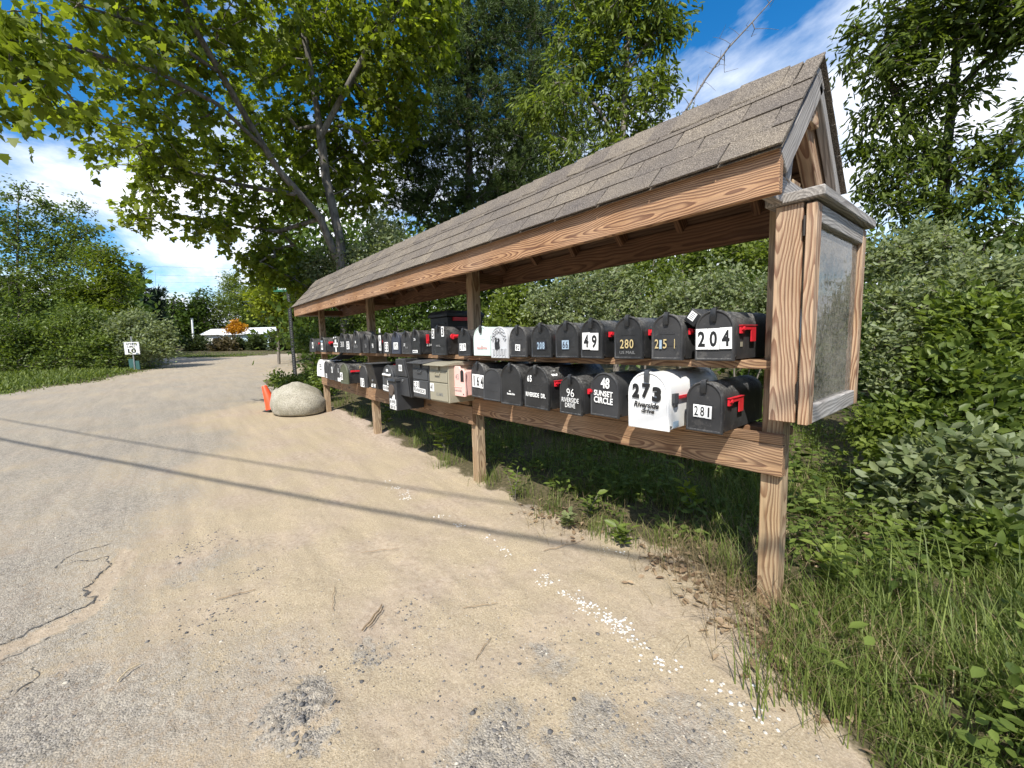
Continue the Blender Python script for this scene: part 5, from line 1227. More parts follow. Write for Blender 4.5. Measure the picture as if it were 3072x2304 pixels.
# big maple behind the far end of the shelter, leaning over the road
b0 = PT(738, 600, 10.2)
tree('maple_tree', 'large maple with pale grey trunk leaning over the road at upper left', 'tree',
     [[rooted(b0)] + S((735, 520, 10), (705, 390, 9.9), (690, 270, 9.6), (668, 130, 9.3), (640, 0, 9.), (615, -170, 8.8)),
      S((728, 560, 10.1), (690, 468, 9.6), (600, 365, 8.9), (540, 268, 8.3), (478, 160, 7.6), (420, 60, 7.), (370, -70, 6.4)),
      S((560, 310, 8.5), (470, 225, 7.5), (340, 155, 6.6), (180, 110, 5.8), (20, 60, 5.)), S((478, 160, 7.6), (330, 60, 6.5), (170, 10, 5.6), (60, -30, 5)),
      S((690, 300, 9.6), (760, 170, 9.3), (830, 40, 9), (880, -90, 8.8)), S((640, 420, 9.2), (520, 400, 9), (400, 370, 8.4), (300, 330, 7.6)), S((700, 470, 9.7), (600, 500, 9.8), (480, 480, 9.4), (360, 460, 8.8))],
     B((250, 60, 6, 120), (420, 110, 7.5, 120), (330, 250, 7.2, 110), (160, 250, 6.2, 60), (480, 330, 8.8, 110), (360, 380, 8.2, 90), (300, 465, 8.3, 38), (440, 480, 8.8, 75), (560, 480, 10, 90), (640, 330, 10.9, 130), (600, 150, 9.8, 130),
       (760, 150, 10.4, 130), (700, 50, 9.9, 140), (880, 90, 9.2, 110), (860, 240, 10.4, 80), (570, 585, 10, 45), (630, 620, 10.4, 45), (640, 560, 10.6, 40), (30, 70, 4.9, 80), (70, 190, 5., 70), (500, -70, 7.2, 180), (250, -90, 6.2, 160), (850, -70, 8.8, 160), (0, 265, 5.2, 38), (120, 130, 5.4, 70), (210, 330, 6.8, 40), (740, 330, 11, 90), (930, 20, 9.4, 80), (640, 430, 9.6, 60), (790, 420, 10.8, 80), (560, 560, 10, 50), (700, 190, 9, 50), (820, 330, 10.6, 70), (840, 150, 9.2, 60)),
     2150, 15, .118, 'maple', MT['maple'], MT['bark'], rtip=.005, rbase=.135, spread=.21, droop=.55)
# yellow-green young maple farther along, left of the shelter roof end
p = PT(600, 760, 20); tree('young_maple', 'bright yellow-green young tree left of the shelter roof', 'tree', [[rooted(p)] + S((600, 700, 20), (600, 640, 20), (595, 590, 20))],
     B((600, 640, 20, 52), (572, 655, 19.5, 34), (630, 685, 20, 36), (585, 605, 20, 38), (640, 640, 20, 40), (618, 590, 20, 40)), 900, 14, .15, 'card', MT['maple2'], MT['bark_g'], rbase=.09, spread=.4)
p = PT(505, 740, 60); tree('feathery_tree', 'pale feathery tree rising behind the white roofs', 'tree', [[rooted(p)] + S((508, 690, 60), (508, 640, 60), (505, 600, 60))],
     B((505, 650, 60, 42), (480, 680, 60, 32), (535, 680, 60, 36), (500, 612, 60, 24), (540, 640, 60, 26)), 800, 14, .36, 'narrow', MT['ash'], MT['bark_g'], rbase=.12, spread=.6)
# white pines behind the middle of the roof
def pine(name, label, base, top, blobs, n_tw, mat, rbase, group=None, tufts=5, needles=15, nl=.12, nw=.010, bk='bark_d', reach=.22):
    g = gz(base[0], base[1]); o3 = np.array([base[0], base[1], g]); t = tag(empty(name, tuple(o3)), label, 'tree', group)
    T, d, bi = in_blobs(blobs, n_tw, .45); T = T[T[:, 2] > g + .3]
    A, par, ends, dirs, n0 = skeleton([[rooted(base), top]], T, .5, bow=.02); V, F = wood_mesh(A, par, .005, rbase)
    me = arr_mesh('trunk', V - o3, list(F)); link('trunk', me, MT[bk], t); me.polygons.foreach_set('use_smooth', np.ones(len(me.polygons), bool))
    m = len(T); i = np.repeat(np.arange(m), tufts); C = T[i] + dirs[i] * (rng.uniform(-1, 1, len(i)) * reach)[:, None] + rng.normal(0, reach * .4, (len(i), 3)); sd = unit(dirs[i] + rng.normal(0, .4, (len(i), 3)) + np.array([0, 0, .35]))
    j = np.repeat(np.arange(len(C)), needles); Ax = unit(sd[j] * .75 + rng.normal(0, .6, (len(j), 3))); P = C[j] + sd[j] * (rng.uniform(-.5, .5, len(j)) * reach * .5)[:, None]
    tint = .42 + rng.normal(0, .18, m)[i][j] + rng.normal(0, .12, len(j))
    leaves('crown', P - o3, Ax, unit(rng.normal(size=(len(j), 3))), nl * rng.uniform(.7, 1.2, len(j)), 'needle', mat, t, tint, wid=np.full(len(j), nw))
    return t
p = PT(1010, 700, 13); pine('pine_tree', 'tall dark white pine behind the middle of the shelter roof', p, PT(1010, -420, 13),
     B((1000, 150, 13, 120), (950, 300, 12.6, 110), (1080, 290, 13, 110), (1060, 40, 13, 120), (900, 430, 12.6, 70), (1120, 390, 12.6, 60), (1000, 450, 12.6, 100), (930, 130, 13, 80), (1010, -120, 13, 130), (1160, 170, 13, 60), (870, 330, 12.8, 70)), 2300, MT['needle'], .22, tufts=6, needles=14, nw=.024, nl=.13)
p = PT(1140, 700, 15.5); pine('pine_tree', 'second white pine with bluish needles right of the darker pine', p, PT(1150, -500, 15.5),
     B((1150, 60, 15.5, 90), (1180, 200, 15.5, 80), (1120, 300, 15, 90), (1170, 380, 15, 70), (1230, 400, 15, 60), (1140, -100, 15.5, 110), (1060, 430, 15, 80), (1250, 300, 15.5, 50)), 1400, MT['needle'], .2, tufts=6, needles=14, nw=.028, nl=.14)
# light ash-like tree in front of the pines
p = PT(1330, 720, 9.4)
tree('ash_tree', 'light green tree with drooping leaflets rising right of the pines', 'tree',
     [[rooted(p)] + S((1335, 500, 9.4), (1345, 300, 9.3), (1355, 120, 9.2), (1370, -60, 9.1)), S((1345, 330, 9.3), (1290, 230, 9.2), (1220, 180, 9.1)), S((1352, 160, 9.2), (1420, 60, 9.2), (1460, -30, 9.2))],
     B((1200, 240, 9, 75), (1270, 120, 9.2, 90), (1400, 50, 9.2, 75), (1350, 230, 9.5, 90), (1215, 325, 8.7, 42), (1430, 170, 9.1, 42), (1330, 330, 9.3, 50), (1465, 50, 9.1, 28), (1290, 0, 9.1, 110), (1410, 300, 9.4, 40), (1380, -60, 9.1, 110), (1150, 230, 9, 30), (1440, 235, 9.2, 22), (1240, 410, 9, 30)), 1000, 14, .165, 'narrow', MT['ash'], MT['bark_g'], rbase=.10, spread=.22, droop=.7)
# dead leaning stem
p = PT(1390, 640, 10); P0 = S((1430, 350, 10), (1482, 238, 10), (1525, 170, 9.9), (1572, 105, 9.8), (1625, 48, 9.7), (1690, -25, 9.6))
ex = np.concatenate([q + rng.normal(0, .22, (9, 3)) for q in P0[1:]])
t = tag(empty('dead_tree', tuple(rooted(p, 0))), 'bare dead stem leaning right against the blue sky', 'tree'); o3 = rooted(p, 0)
A, par, ends, dirs, n0 = skeleton([[rooted(p)] + P0], ex, .12, bow=.05); V, F = wood_mesh(A, par, .003, .05, .45); link('trunk', arr_mesh('trunk', V - o3, list(F)), MT['bark_g'], t)
# sprays climbing the dead stem
p = PT(1470, 660, 9.6)
tree('sapling', 'thin leafy sapling in front of the bare leaning stem', 'tree', [[rooted(p)] + S((1480, 420, 9.6), (1492, 270, 9.6), (1510, 160, 9.6))],
     B((1495, 250, 9.6, 20), (1520, 280, 9.6, 16), (1480, 330, 9.6, 28), (1560, 270, 9.6, 14), (1540, 330, 9.6, 20), (1600, 300, 9.6, 16)), 90, 12, .10, 'narrow', MT['ash'], MT['bark_g'], rbase=.03, spread=.12)
# cherry at right
p = PT(2010, 780, 6.0)
tree('cherry_tree', 'leafy tree with glossy leaves filling the upper right, over the notice case', 'tree',
     [[rooted(p)] + S((2025, 560, 5.8), (2040, 380, 5.6), (2060, 180, 5.4), (2080, -40, 5.2)), S((2040, 380, 5.6), (1960, 260, 5.4), (1900, 130, 5.3)), S((2060, 200, 5.4), (2140, 120, 5.1), (2220, 80, 4.9)), S((2030, 500, 5.7), (2120, 400, 5.4), (2200, 330, 5.2))],
     B((1930, 130, 5.2, 75), (1990, 60, 5.1, 65), (2110, 60, 4.9, 70), (2200, 60, 4.7, 60), (2010, 215, 5.3, 60), (1900, 250, 5.4, 45), (2100, 190, 5.1, 50), (1950, 330, 5.4, 60), (2050, 330, 5.4, 55), (2150, 330, 5.2, 50), (1920, 420, 5.5, 60), (2020, 440, 5.5, 65), (2120, 430, 5.3, 55), (2200, 400, 5.2, 45), (2060, -70, 4.9, 140), (2200, -40, 4.6, 110), (1860, 330, 5.6, 35), (1980, 520, 5.6, 55), (2080, 530, 5.5, 50), (2170, 510, 5.3, 45), (1830, 150, 5.4, 22), (1850, 60, 5.3, 22), (2260, 250, 5, 60)), 1150, 14, .112, 'narrow', MT['cherry'], MT['bark_d'], rbase=.075, spread=.16, droop=.6)
# shrubs
def shrub(label, blobs, n_tw, per, size, mat, kind='simple', name='shrub', spread=.12, group=None, droop=-.25, bk='bark_g', rb=.02, tint=0., stems=4, up=.45, base=None, nz=.7):
    Cs = np.array([b[0] for b in blobs]); cx, cy = (Cs[:, :2].mean(0) if base is None else base)
    st = []; b0 = np.array([cx, cy, gz(cx, cy) - .1]); tgt = Cs[np.argsort(Cs[:, 2])]
    for k in range(min(stems, len(tgt))):
        a = b0 + np.array([rng.normal(0, .1), rng.normal(0, .1), 0]); e = tgt[-1 - k] if k else tgt[len(tgt) // 2]; mid = (a + e) / 2 + np.array([rng.normal(0, .1), rng.normal(0, .1), .1 * np.linalg.norm(e - a)])
        st.append([a, mid, e])
    return tree(name, label, 'shrub', st, blobs, n_tw, per, size, kind, mat, MT[bk], rtip=.0022, rbase=rb, spread=spread, droop=droop, group=group, step=.2, tintsh=tint, up=up, nz=nz)
G1 = 'silvery bushes beside and behind the shelter'
shrub('tall silver-green bush directly right of the notice case', B((1920, 560, 3.9, 55), (1990, 540, 3.9, 60), (2060, 600, 3.8, 60), (1935, 650, 3.7, 50), (2010, 660, 3.7, 70), (1920, 740, 3.6, 45), (1990, 760, 3.6, 60), (1930, 830, 3.5, 45), (2000, 860, 3.5, 50)), 620, 18, .052, MT['olive_leaf'], group=G1, tint=.08)
shrub('silver-green bush at the right edge, level with the notice glass', B((2120, 620, 3.5, 60), (2190, 610, 3.4, 55), (2090, 700, 3.5, 60), (2170, 700, 3.4, 60), (2230, 660, 3.3, 60), (2090, 790, 3.4, 55), (2200, 790, 3.2, 60)), 520, 18, .052, MT['olive_leaf'], group=G1, tint=.05)
shrub('fresh green bush breaking through the silvery ones near the right edge', B((2080, 690, 3.3, 45), (2160, 700, 3.2, 50), (2215, 740, 3.1, 45), (2130, 760, 3.2, 45), (2030, 770, 3.3, 35)), 330, 15, .07, MT['shrub'], group='green bushes right of the shelter', tint=.2)
shrub('small bright green bush at the foot of the notice case', B((1890, 930, 3.2, 30), (1940, 960, 3.1, 40), (1900, 1000, 3, 28), (1980, 960, 3.1, 30)), 200, 14, .055, MT['ash'], 'simple', group='green bushes right of the shelter')
shrub('broad leafy green bush at the right edge below the silver ones', B((2060, 840, 3.1, 60), (2140, 830, 3.0, 65), (2210, 880, 2.9, 60), (2080, 920, 2.95, 55), (2160, 930, 2.9, 60), (1990, 930, 3.1, 45), (1930, 910, 3.3, 40)), 420, 14, .075, MT['shrub'], group='green bushes right of the shelter', spread=.14)
shrub('dusty green bush with long leaves low at the right edge', B((2010, 1010, 2.6, 60), (2090, 1000, 2.5, 65), (2170, 1010, 2.45, 65), (2040, 1090, 2.5, 60), (2120, 1090, 2.4, 60), (2200, 1090, 2.35, 55), (1960, 1060, 2.65, 40), (2000, 1150, 2.5, 45)), 330, 13, .078, MT['olive_leaf'], group='green bushes right of the shelter', spread=.13, tint=-.05)
shrub('lowest green bush at the right edge above the grass', B((2100, 1190, 2.3, 55), (2180, 1190, 2.2, 60), (2130, 1270, 2.2, 50), (2210, 1280, 2.1, 50), (2040, 1230, 2.35, 35)), 190, 13, .074, MT['shrub'], group='green bushes right of the shelter', spread=.12)
shrub('deep green bush behind, between the notice case and right edge', B((1960, 830, 4.6, 90), (2080, 840, 4.6, 100), (2200, 850, 4.5, 100), (2000, 980, 4.2, 90), (2120, 980, 4.1, 100), (2230, 1010, 4, 90), (2050, 700, 5, 110), (2190, 650, 5, 110)), 520, 14, .10, MT['dkleaf'], spread=.22)
G2 = 'bushes seen through the shelter above the mailboxes'
shrub('pale silvery bush behind mailboxes 208 to 49', B((1180, 660, 6.4, 48), (1260, 630, 6.3, 58), (1340, 620, 6.3, 58), (1230, 710, 6.2, 45), (1310, 700, 6.2, 55), (1390, 690, 6.2, 45)), 620, 17, .062, MT['olive_leaf'], group=G2, tint=.10, spread=.15)
shrub('pale silvery bush behind mailboxes 251 and 204', B((1470, 640, 5.9, 55), (1550, 630, 5.8, 60), (1630, 640, 5.6, 55), (1500, 710, 5.7, 55), (1590, 710, 5.6, 55), (1650, 720, 5.4, 40), (1690, 640, 5.5, 60)), 620, 17, .058, MT['olive_leaf'], group=G2, tint=.0, spread=.14)
shrub('fresh green bush between the silvery ones, under the roof edge', B((1420, 590, 7, 50), (1500, 560, 7, 45), (1590, 545, 6.8, 45), (1640, 560, 6.5, 35), (1340, 580, 7.2, 40), (1440, 650, 6.8, 50), (1700, 520, 6.6, 55)), 480, 14, .085, MT['ash'], group=G2, spread=.2)
shrub('leafy bush just right of the second post from the near end', B((1085, 680, 6.8, 34), (1110, 640, 7, 40), (1075, 720, 6.7, 28), (1140, 700, 6.8, 40)), 300, 14, .075, MT['ash'], group=G2, spread=.17, tint=.1)
shrub('dark bush behind the mailboxes with 55 and 192', B((840, 650, 9.2, 45), (910, 650, 9, 48), (980, 650, 8.8, 45), (860, 720, 9, 45), (940, 720, 8.8, 48), (1000, 730, 8.6, 40)), 620, 13, .085, MT['dkleaf'], group=G2, spread=.2)
shrub('dark bush filling the gap at the far end posts', B((720, 720, 10.5, 38), (770, 690, 10.3, 42), (700, 780, 10.2, 32), (750, 770, 10, 38), (660, 740, 11, 26), (800, 740, 10, 42)), 560, 13, .09, MT['shrub'], group=G2, spread=.2, tint=-.12)
shrub('dark undergrowth bush behind the lower shelf middle', B((900, 810, 8.2, 50), (1000, 830, 7.2, 60), (1110, 850, 6.4, 60), (1240, 870, 5.6, 70), (1370, 900, 5, 80), (1500, 940, 4.5, 90), (1610, 960, 4.2, 80)), 700, 13, .085, MT['dkleaf'], spread=.2, tint=.05)
shrub('grey-green bush above the far half of the roof, left of the pines', B((690, 585, 10.6, 42), (740, 560, 10.4, 48), (800, 560, 10.2, 48), (850, 545, 10, 40), (770, 620, 10.2, 45), (880, 600, 10, 40), (830, 500, 10.2, 36), (660, 620, 10.8, 28)), 780, 15, .085, MT['olive_leaf'], group=G1, spread=.2, tint=-.08)
shrub('low leafy plants behind the boulder and cone', B((600, 822, 9.6, 14), (640, 826, 9.2, 16), (680, 815, 9, 22), (700, 840, 8.6, 20), (660, 845, 8.6, 14), (610, 835, 9, 9)), 260, 14, .075, MT['shrub'], name='low_plants', spread=.12, tint=.1, rb=.012)
# left thicket across the road
G3 = 'trees of the thicket across the road'
def left_tree(label, base, blobs, n, mat, tint=0.):
    D = base[2]; p = PT(*base); top = max(blobs, key=lambda b: -b[1]); tree('thicket_tree', label, 'tree', [[rooted(p)] + S((base[0] + 4, base[1] - 90, D), (base[0] - 3, base[1] - 190, D), (top[0], top[1], D)), S((base[0] + 2, base[1] - 60, D), (base[0] + 30, base[1] - 170, D))], B(*blobs), int(n * .72), 15, .16, 'simple', mat, MT['bark_g'], rbase=.12, spread=.34, group=G3, tintsh=tint)
left_tree('tallest airy tree of the left thicket, at the picture edge', (40, 790, 20), [(20, 430, 20, 26), (40, 405, 20, 16), (85, 440, 20.5, 22), (70, 480, 20.5, 36), (20, 510, 20, 60), (70, 570, 20, 60), (10, 620, 19.5, 60), (-50, 480, 20, 60), (-60, 600, 20, 70), (60, 650, 19.5, 45), (-30, 700, 19, 50)], 1000, MT['shrub'], -.12)
left_tree('slender pale-topped tree in the middle of the left thicket', (150, 790, 21), [(130, 470, 21, 24), (172, 450, 21, 17), (165, 500, 21, 26), (115, 520, 21, 24), (205, 500, 21, 16), (150, 540, 21, 50), (190, 560, 20.5, 40), (120, 610, 20, 55), (180, 630, 20, 50), (160, 690, 19.5, 40)], 900, MT['shrub'], -.02)
left_tree('rounded tree at the right side of the left thicket', (235, 790, 20), [(230, 560, 20, 36), (250, 610, 20, 40), (210, 640, 20, 42), (262, 660, 20, 30), (225, 695, 19.5, 40), (265, 700, 19.5, 26)], 700, MT['maple'], -.3)
shrub('silvery bush in front of the left thicket, behind the speed sign', B((300, 700, 18.5, 34), (340, 720, 18.5, 30), (262, 720, 18.3, 36), (310, 755, 18, 34), (355, 755, 18.3, 24), (270, 770, 18, 26)), 620, 14, .13, MT['olive_leaf'], 'simple', group=G1, spread=.3, rb=.05, tint=-.05)
shrub('mixed green bush left of the speed sign', B((180, 700, 18, 46), (130, 730, 17.6, 46), (210, 745, 17.5, 40), (160, 775, 17.3, 30), (230, 780, 17.3, 22)), 620, 14, .13, MT['shrub'], 'simple', group='bushes of the left thicket', spread=.3, rb=.05)
shrub('dark bush at the far left edge of the picture', B((70, 730, 17.3, 48), (10, 730, 17, 55), (-60, 740, 17, 60), (40, 780, 16.8, 32), (100, 785, 17, 26), (-20, 785, 16.6, 32)), 640, 14, .13, MT['shrub'], 'simple', group='bushes of the left thicket', spread=.3, rb=.05, tint=-.1)
# far background
G4 = 'trees beyond the far lawn'
def far_tree(label, u, v0, v1, D, wr, mat, name='far_tree', n=260, size=.42, tint=0.):
    hb = (v1 - v0) / 2; rr = min(wr, hb * 1.1)
    p = PT(u, v1, D); bl = B(*[(u + rng.uniform(-.5, .5) * wr, v0 + rr * .55 + (v1 - v0 - rr) * q, D + rng.uniform(-1, 1), rr * rng.uniform(.5, .75)) for q in np.linspace(0, 1, 7)])
    tree(name, label, 'tree', [[rooted(p)] + S((u, (v0 + v1) / 2, D), (u, v0 + 6, D))], bl, n, 13, size, 'card', mat, MT['bark_d'], rtip=.02, rbase=.2, spread=.9, group=G4, step=1., tintsh=tint)
far_tree('dark round-topped tree in the centre gap beyond the lawn', 428, 626, 760, 58, 46, MT['dkleaf'], n=420)
far_tree('dark tree left of the round-topped one', 375, 640, 765, 56, 40, MT['dkleaf'], n=380)
far_tree('green tree at the right end of the left thicket gap', 330, 660, 770, 50, 36, MT['dkleaf'], n=330, tint=.2)
far_tree('mid-green tree above the white outbuilding', 450, 690, 765, 64, 40, MT['hedge'], n=320, tint=.25)
far_tree('green tree behind the mobile home roof', 560, 640, 760, 66, 50, MT['hedge'], n=380, tint=.25)
far_tree('broad green tree closing the lawn at the shelter end', 680, 640, 770, 40, 60, MT['shrub'], n=420, size=.36)
def spruce(label, u, v0, v1, D, w, n, group='dark conifers in the gap'):
    p = PT(u, v1, D); bl = []
    for q in np.linspace(.04, 1, 9): bl += B((u, v0 + (v1 - v0) * q, D, max(2.5, w * q)))
    pine('spruce_tree', label, p, PT(u, v0, D), bl, n, MT['conifer'], .18, group, tufts=5, needles=9, nl=.75, nw=.16, reach=.6)
spruce('tall dark spruce standing highest in the gap', 336, 588, 770, 48, 26, 260)
spruce('dark spruce just left of the tallest one', 298, 575, 770, 46, 28, 280)
spruce('small dark spruce left of the other two', 275, 600, 770, 44, 26, 240)
G5 = 'shrubs before the mobile home'
for lab, u, v, D, ru, rv, mat in (('dark clipped shrub at the left of the far lawn', 425, 745, 38, 26, 17, MT['hedge']), ('russet green shrub spreading before the mobile home', 484, 748, 37, 28, 16, MT['russet']), ('dark shrub between the russet one and the blue wall', 512, 748, 38, 12, 13, MT['hedge']), ('grey-green cone shrub in front of the blue wall', 555, 742, 37.5, 12, 16, MT['hedge']), ('dark spreading yew at the right of the mobile home', 606, 740, 36, 20, 20, MT['hedge'])):
    shrub(lab, B((u, v, D, rv), (u - ru * .5, v + 4, D, rv * .7), (u + ru * .5, v + 3, D, rv * .75), (u, v + 10, D, rv * .7), (u + ru * .2, v - rv * .3, D, rv * .6)), 260, 12, .30, mat, 'narrow', group=G5, spread=.35, rb=.05)
shrub('orange flowering azalea against the white roof', B((510, 706, 41, 11), (520, 710, 41, 9), (502, 713, 41, 9)), 130, 14, .22, MT['azalea'], 'card', name='azalea', spread=.25, rb=.04)
# one mass of woods all round, far off and behind the near trees
def woods():
    P = []; 
    for (u0, u1, v0, v1, D0, D1, n) in ((600, 1700, 440, 760, 17, 26, 3600), (1600, 2350, 560, 900, 8, 14, 2400), (-500, 300, 620, 770, 26, 40, 2200), (240, 700, 690, 760, 66, 80, 1500)):
        u = rng.uniform(u0, u1, n); D = rng.uniform(D0, D1, n); v = v0 + (v1 - v0) * rng.uniform(0, 1, n) ** .7 + 50 * np.sin(u / 60.) * .5
        for a, b2, c in zip(u, v, D): P.append(PT(a, b2, c))
    # behind and beside the camera, so that glass and other views find trees there too
    a = rng.uniform(0, 6.283, 9000); r = rng.uniform(26, 40, 9000); x = CAM[0] + r * np.cos(a); y = CAM[1] + r * np.sin(a); fa = math.atan2(FWD[1], FWD[0]); dd = np.abs((a - fa + math.pi) % (2 * math.pi) - math.pi)
    k = (dd > 1.15); z = rng.uniform(0, 1, 9000) ** 1.3 * 9
    P = np.concatenate([np.array(P), np.stack([x, y, z], -1)[k]]); P = P[P[:, 2] > Hs(P[:, 0])]
    i = np.repeat(np.arange(len(P)), 8); Q = P[i] + rng.normal(0, .5, (len(i), 3)); d = np.linalg.norm(Q - CAM, axis=1)
    leaves('woods', Q, rng.normal(size=(len(i), 3)), rng.normal(size=(len(i), 3)) + np.array([0, 0, .8]), .012 * d + .05, 'card', MT['dkleaf'], None, .55 + rng.normal(0, .22, len(P))[i] + rng.normal(0, .1, len(i)))
    tag(bpy.data.objects['woods'], 'mass of leafy woods closing the view behind the nearer trees', kind='stuff')
woods()
# ---------------------------------------------------------------- grass and low growth
def blades(name, label, x, y, h, w, mat, tint, bend=.5, lean=None):
    n = len(x); z = height(x, y, False); az = rng.uniform(0, 6.283, n); L = np.stack([np.cos(az), np.sin(az)], -1) * bend * rng.uniform(.2, 1., (n, 1))
    if lean is not None: L = L + lean
    side = np.stack([-np.sin(az), np.cos(az)], -1); V = np.empty((n, 7, 3)); qs = (0, .4, .75, 1.)
    c = 0
    for q in qs:
        cx = x + L[:, 0] * h * q ** 2; cy = y + L[:, 1] * h * q ** 2; cz = z - .01 + h * (q - .28 * q * q * np.minimum(1, np.hypot(L[:, 0], L[:, 1]))); ww = w * (1 - q) ** .6 / 2
        if q < 1:
            V[:, c] = np.stack([cx - side[:, 0] * ww, cy - side[:, 1] * ww, cz], -1); V[:, c + 1] = np.stack([cx + side[:, 0] * ww, cy + side[:, 1] * ww, cz], -1); c += 2
        else: V[:, c] = np.stack([cx, cy, cz], -1)
    b = (np.arange(n) * 7)[:, None, None]
    F4 = (np.array([(0, 1, 3, 2), (2, 3, 5, 4)])[None] + b).reshape(-1, 4); F3 = (np.array([(4, 5, 6)])[None] + b).reshape(-1, 3)
    me = arr_mesh(name, V.reshape(-1, 3), [F4, F3], dict(tint=np.repeat(np.clip(tint, 0, 1), 7)))
    return tag(link(name, me, mat), label, kind='stuff')
x, y, r = scatter_view(520000, 1.0, 12, 64)
sd = sdist_road(x, y); cl = fbm(x * 2.2, y * 2.2, 101); fine = fbm(x * 9, y * 9, 102, 2)
pr = sstep(.04, -.35, sd) * np.clip((cl - .34) * 3.2, 0.03, 1) * (.35 + fine)
# right of the near post the verge is thicker
pr = pr * (1 + .8 * sstep(-.3, .3, x)) * (sd > -4.5)
k = rng.uniform(0, 1, len(x)) < pr * .8; x1, y1, r1, c1, s1 = x[k], y[k], r[k], cl[k], sd[k]
h = (.045 + .125 * rng.gamma(2, .33, len(x1)) * (.5 + c1)) * (.45 + .55 * sstep(0, -.4, s1)); w = .0036 + .0016 * r1 * .35 + .002 * rng.uniform(0, 1, len(x1))
dry = rng.uniform(0, 1, len(x1)) < .10 + .35 * (fbm(x1 * 1.5, y1 * 1.5, 110) > .55) * sstep(-1.2, .0, s1)
blades('grass', 'green verge grass under and beside the mailbox shelter', x1[~dry], y1[~dry], h[~dry], w[~dry], MT['grass'], rng.normal(.5, .25, (~dry).sum()), .95)
blades('dry_grass', 'dry straw-coloured grass among the green verge grass', x1[dry], y1[dry], h[dry] * .8, w[dry] * .8, MT['dry'], rng.normal(.5, .25, dry.sum()), 1.1)
# sparse blades over the edge of the sand
# left verge and far lawn
def strip(n, uv0, uv1, vv0, vv1):
    u = rng.uniform(uv0, uv1, n); v = rng.uniform(vv0, vv1, n); P = []
    for a, b2 in zip(u, v):
        d = FWD + (a * K - 1536) / FPX * RGT - (b2 * K - 1152) / FPX * UPV; t = 1.3 / max(1e-3, -(d[2] + .02)); 
        for _ in range(12): 
            p = CAM + d * t; t = t * np.clip((CAM[2] - Hs(p[0])) / max(1e-3, CAM[2] - p[2]), .5, 1.6)
        P.append(CAM + d * t)
    return np.array(P)
P = np.concatenate([strip(9000, -60, 375, 768, 862), strip(3500, 365, 650, 764, 785)])
sd = sdist_road(P[:, 0], P[:, 1]); P = P[(sd < .1) & (np.hypot(P[:, 0], P[:, 1]) < 60)]
i = np.repeat(np.arange(len(P)), 3); x = P[i, 0] + rng.normal(0, .18, len(i)); y = P[i, 1] + rng.normal(0, .18, len(i)); d = np.hypot(x - CAM[0], y - CAM[1]); sd = sdist_road(x, y)
blades('verge_grass', 'grass verge along the left road edge and the far lawn', x, y, (.06 + .07 * rng.gamma(2, .4, len(x)) * (d < 25)) * (.3 + .7 * sstep(.1, -.6, sd)), np.minimum(.0022 * d, .05) + .004, MT['grass'], rng.normal(.45, .25, len(x)), .9)
# broad-leaved ground cover in the shade and along the verge
x, y, r = scatter_view(20000, 1.3, 9, 64); sd = sdist_road(x, y); k = (rng.uniform(0, 1, len(x)) < np.clip((fbm(x * 1.7 + 4, y * 1.7, 130) - .36) * 3, 0, 1) * sstep(-.05, -.5, sd) * .75); x, y = x[k], y[k]
i = np.repeat(np.arange(len(x)), 7); hh = rng.uniform(.03, .26, len(x)); z = height(x, y, False)
Q = np.stack([x[i] + rng.normal(0, .05, len(i)), y[i] + rng.normal(0, .05, len(i)), z[i] + hh[i] * rng.uniform(.3, 1.1, len(i))], -1); az = rng.uniform(0, 6.283, len(i))
o = leaves('ground_cover', Q, np.stack([np.cos(az), np.sin(az), rng.uniform(-.2, .5, len(i))], -1), np.array([0, 0, 1.]) + rng.normal(0, .35, (len(i), 3)), rng.uniform(.03, .075, len(i)), 'simple', MT['shrub'], None, .5 + rng.normal(0, .2, len(i)))
tag(o, 'low broad-leaved weeds covering the ground behind the shelter', kind='stuff')
# leaf litter and dead stalks near the near post
c = np.array([GR(u, v)[:2] for u, v in ((1520, 1250), (1560, 1290), (1600, 1310), (1480, 1225), (1440, 1215), (1640, 1350), (1560, 1240), (1790, 1250), (1850, 1180), (1780, 1120), (1170, 1110), (1240, 1140), (1700, 1420), (1740, 1480))])
i = rng.integers(0, len(c), 650); Q = c[i] + rng.normal(0, .11, (len(i), 2)); z = height(Q[:, 0], Q[:, 1], False); az = rng.uniform(0, 6.283, len(i))
o = leaves('leaf_litter', np.column_stack([Q, z + rng.uniform(.004, .02, len(i))]), np.stack([np.cos(az), np.sin(az), rng.uniform(-.15, .3, len(i))], -1), np.array([0, 0, 1.]) + rng.normal(0, .3, (len(i), 3)), rng.uniform(.02, .06, len(i)), 'simple', leafmat('dead_leaf', (.12, .07, .04), (.42, .31, .20), .15, .7), None, rng.uniform(0, 1, len(i)))
tag(o, 'brown dead leaves lying round the foot of the near post', kind='stuff')
i = rng.integers(0, len(c), 900); Q = c[i] + rng.normal(0, .13, (len(i), 2))
blades('dead_stalks', 'thin dead stalks lying round the near post', Q[:, 0], Q[:, 1], rng.uniform(.08, .3, len(i)), np.full(len(i), .003), MT['dry'], rng.normal(.25, .2, len(i)), 2.2)
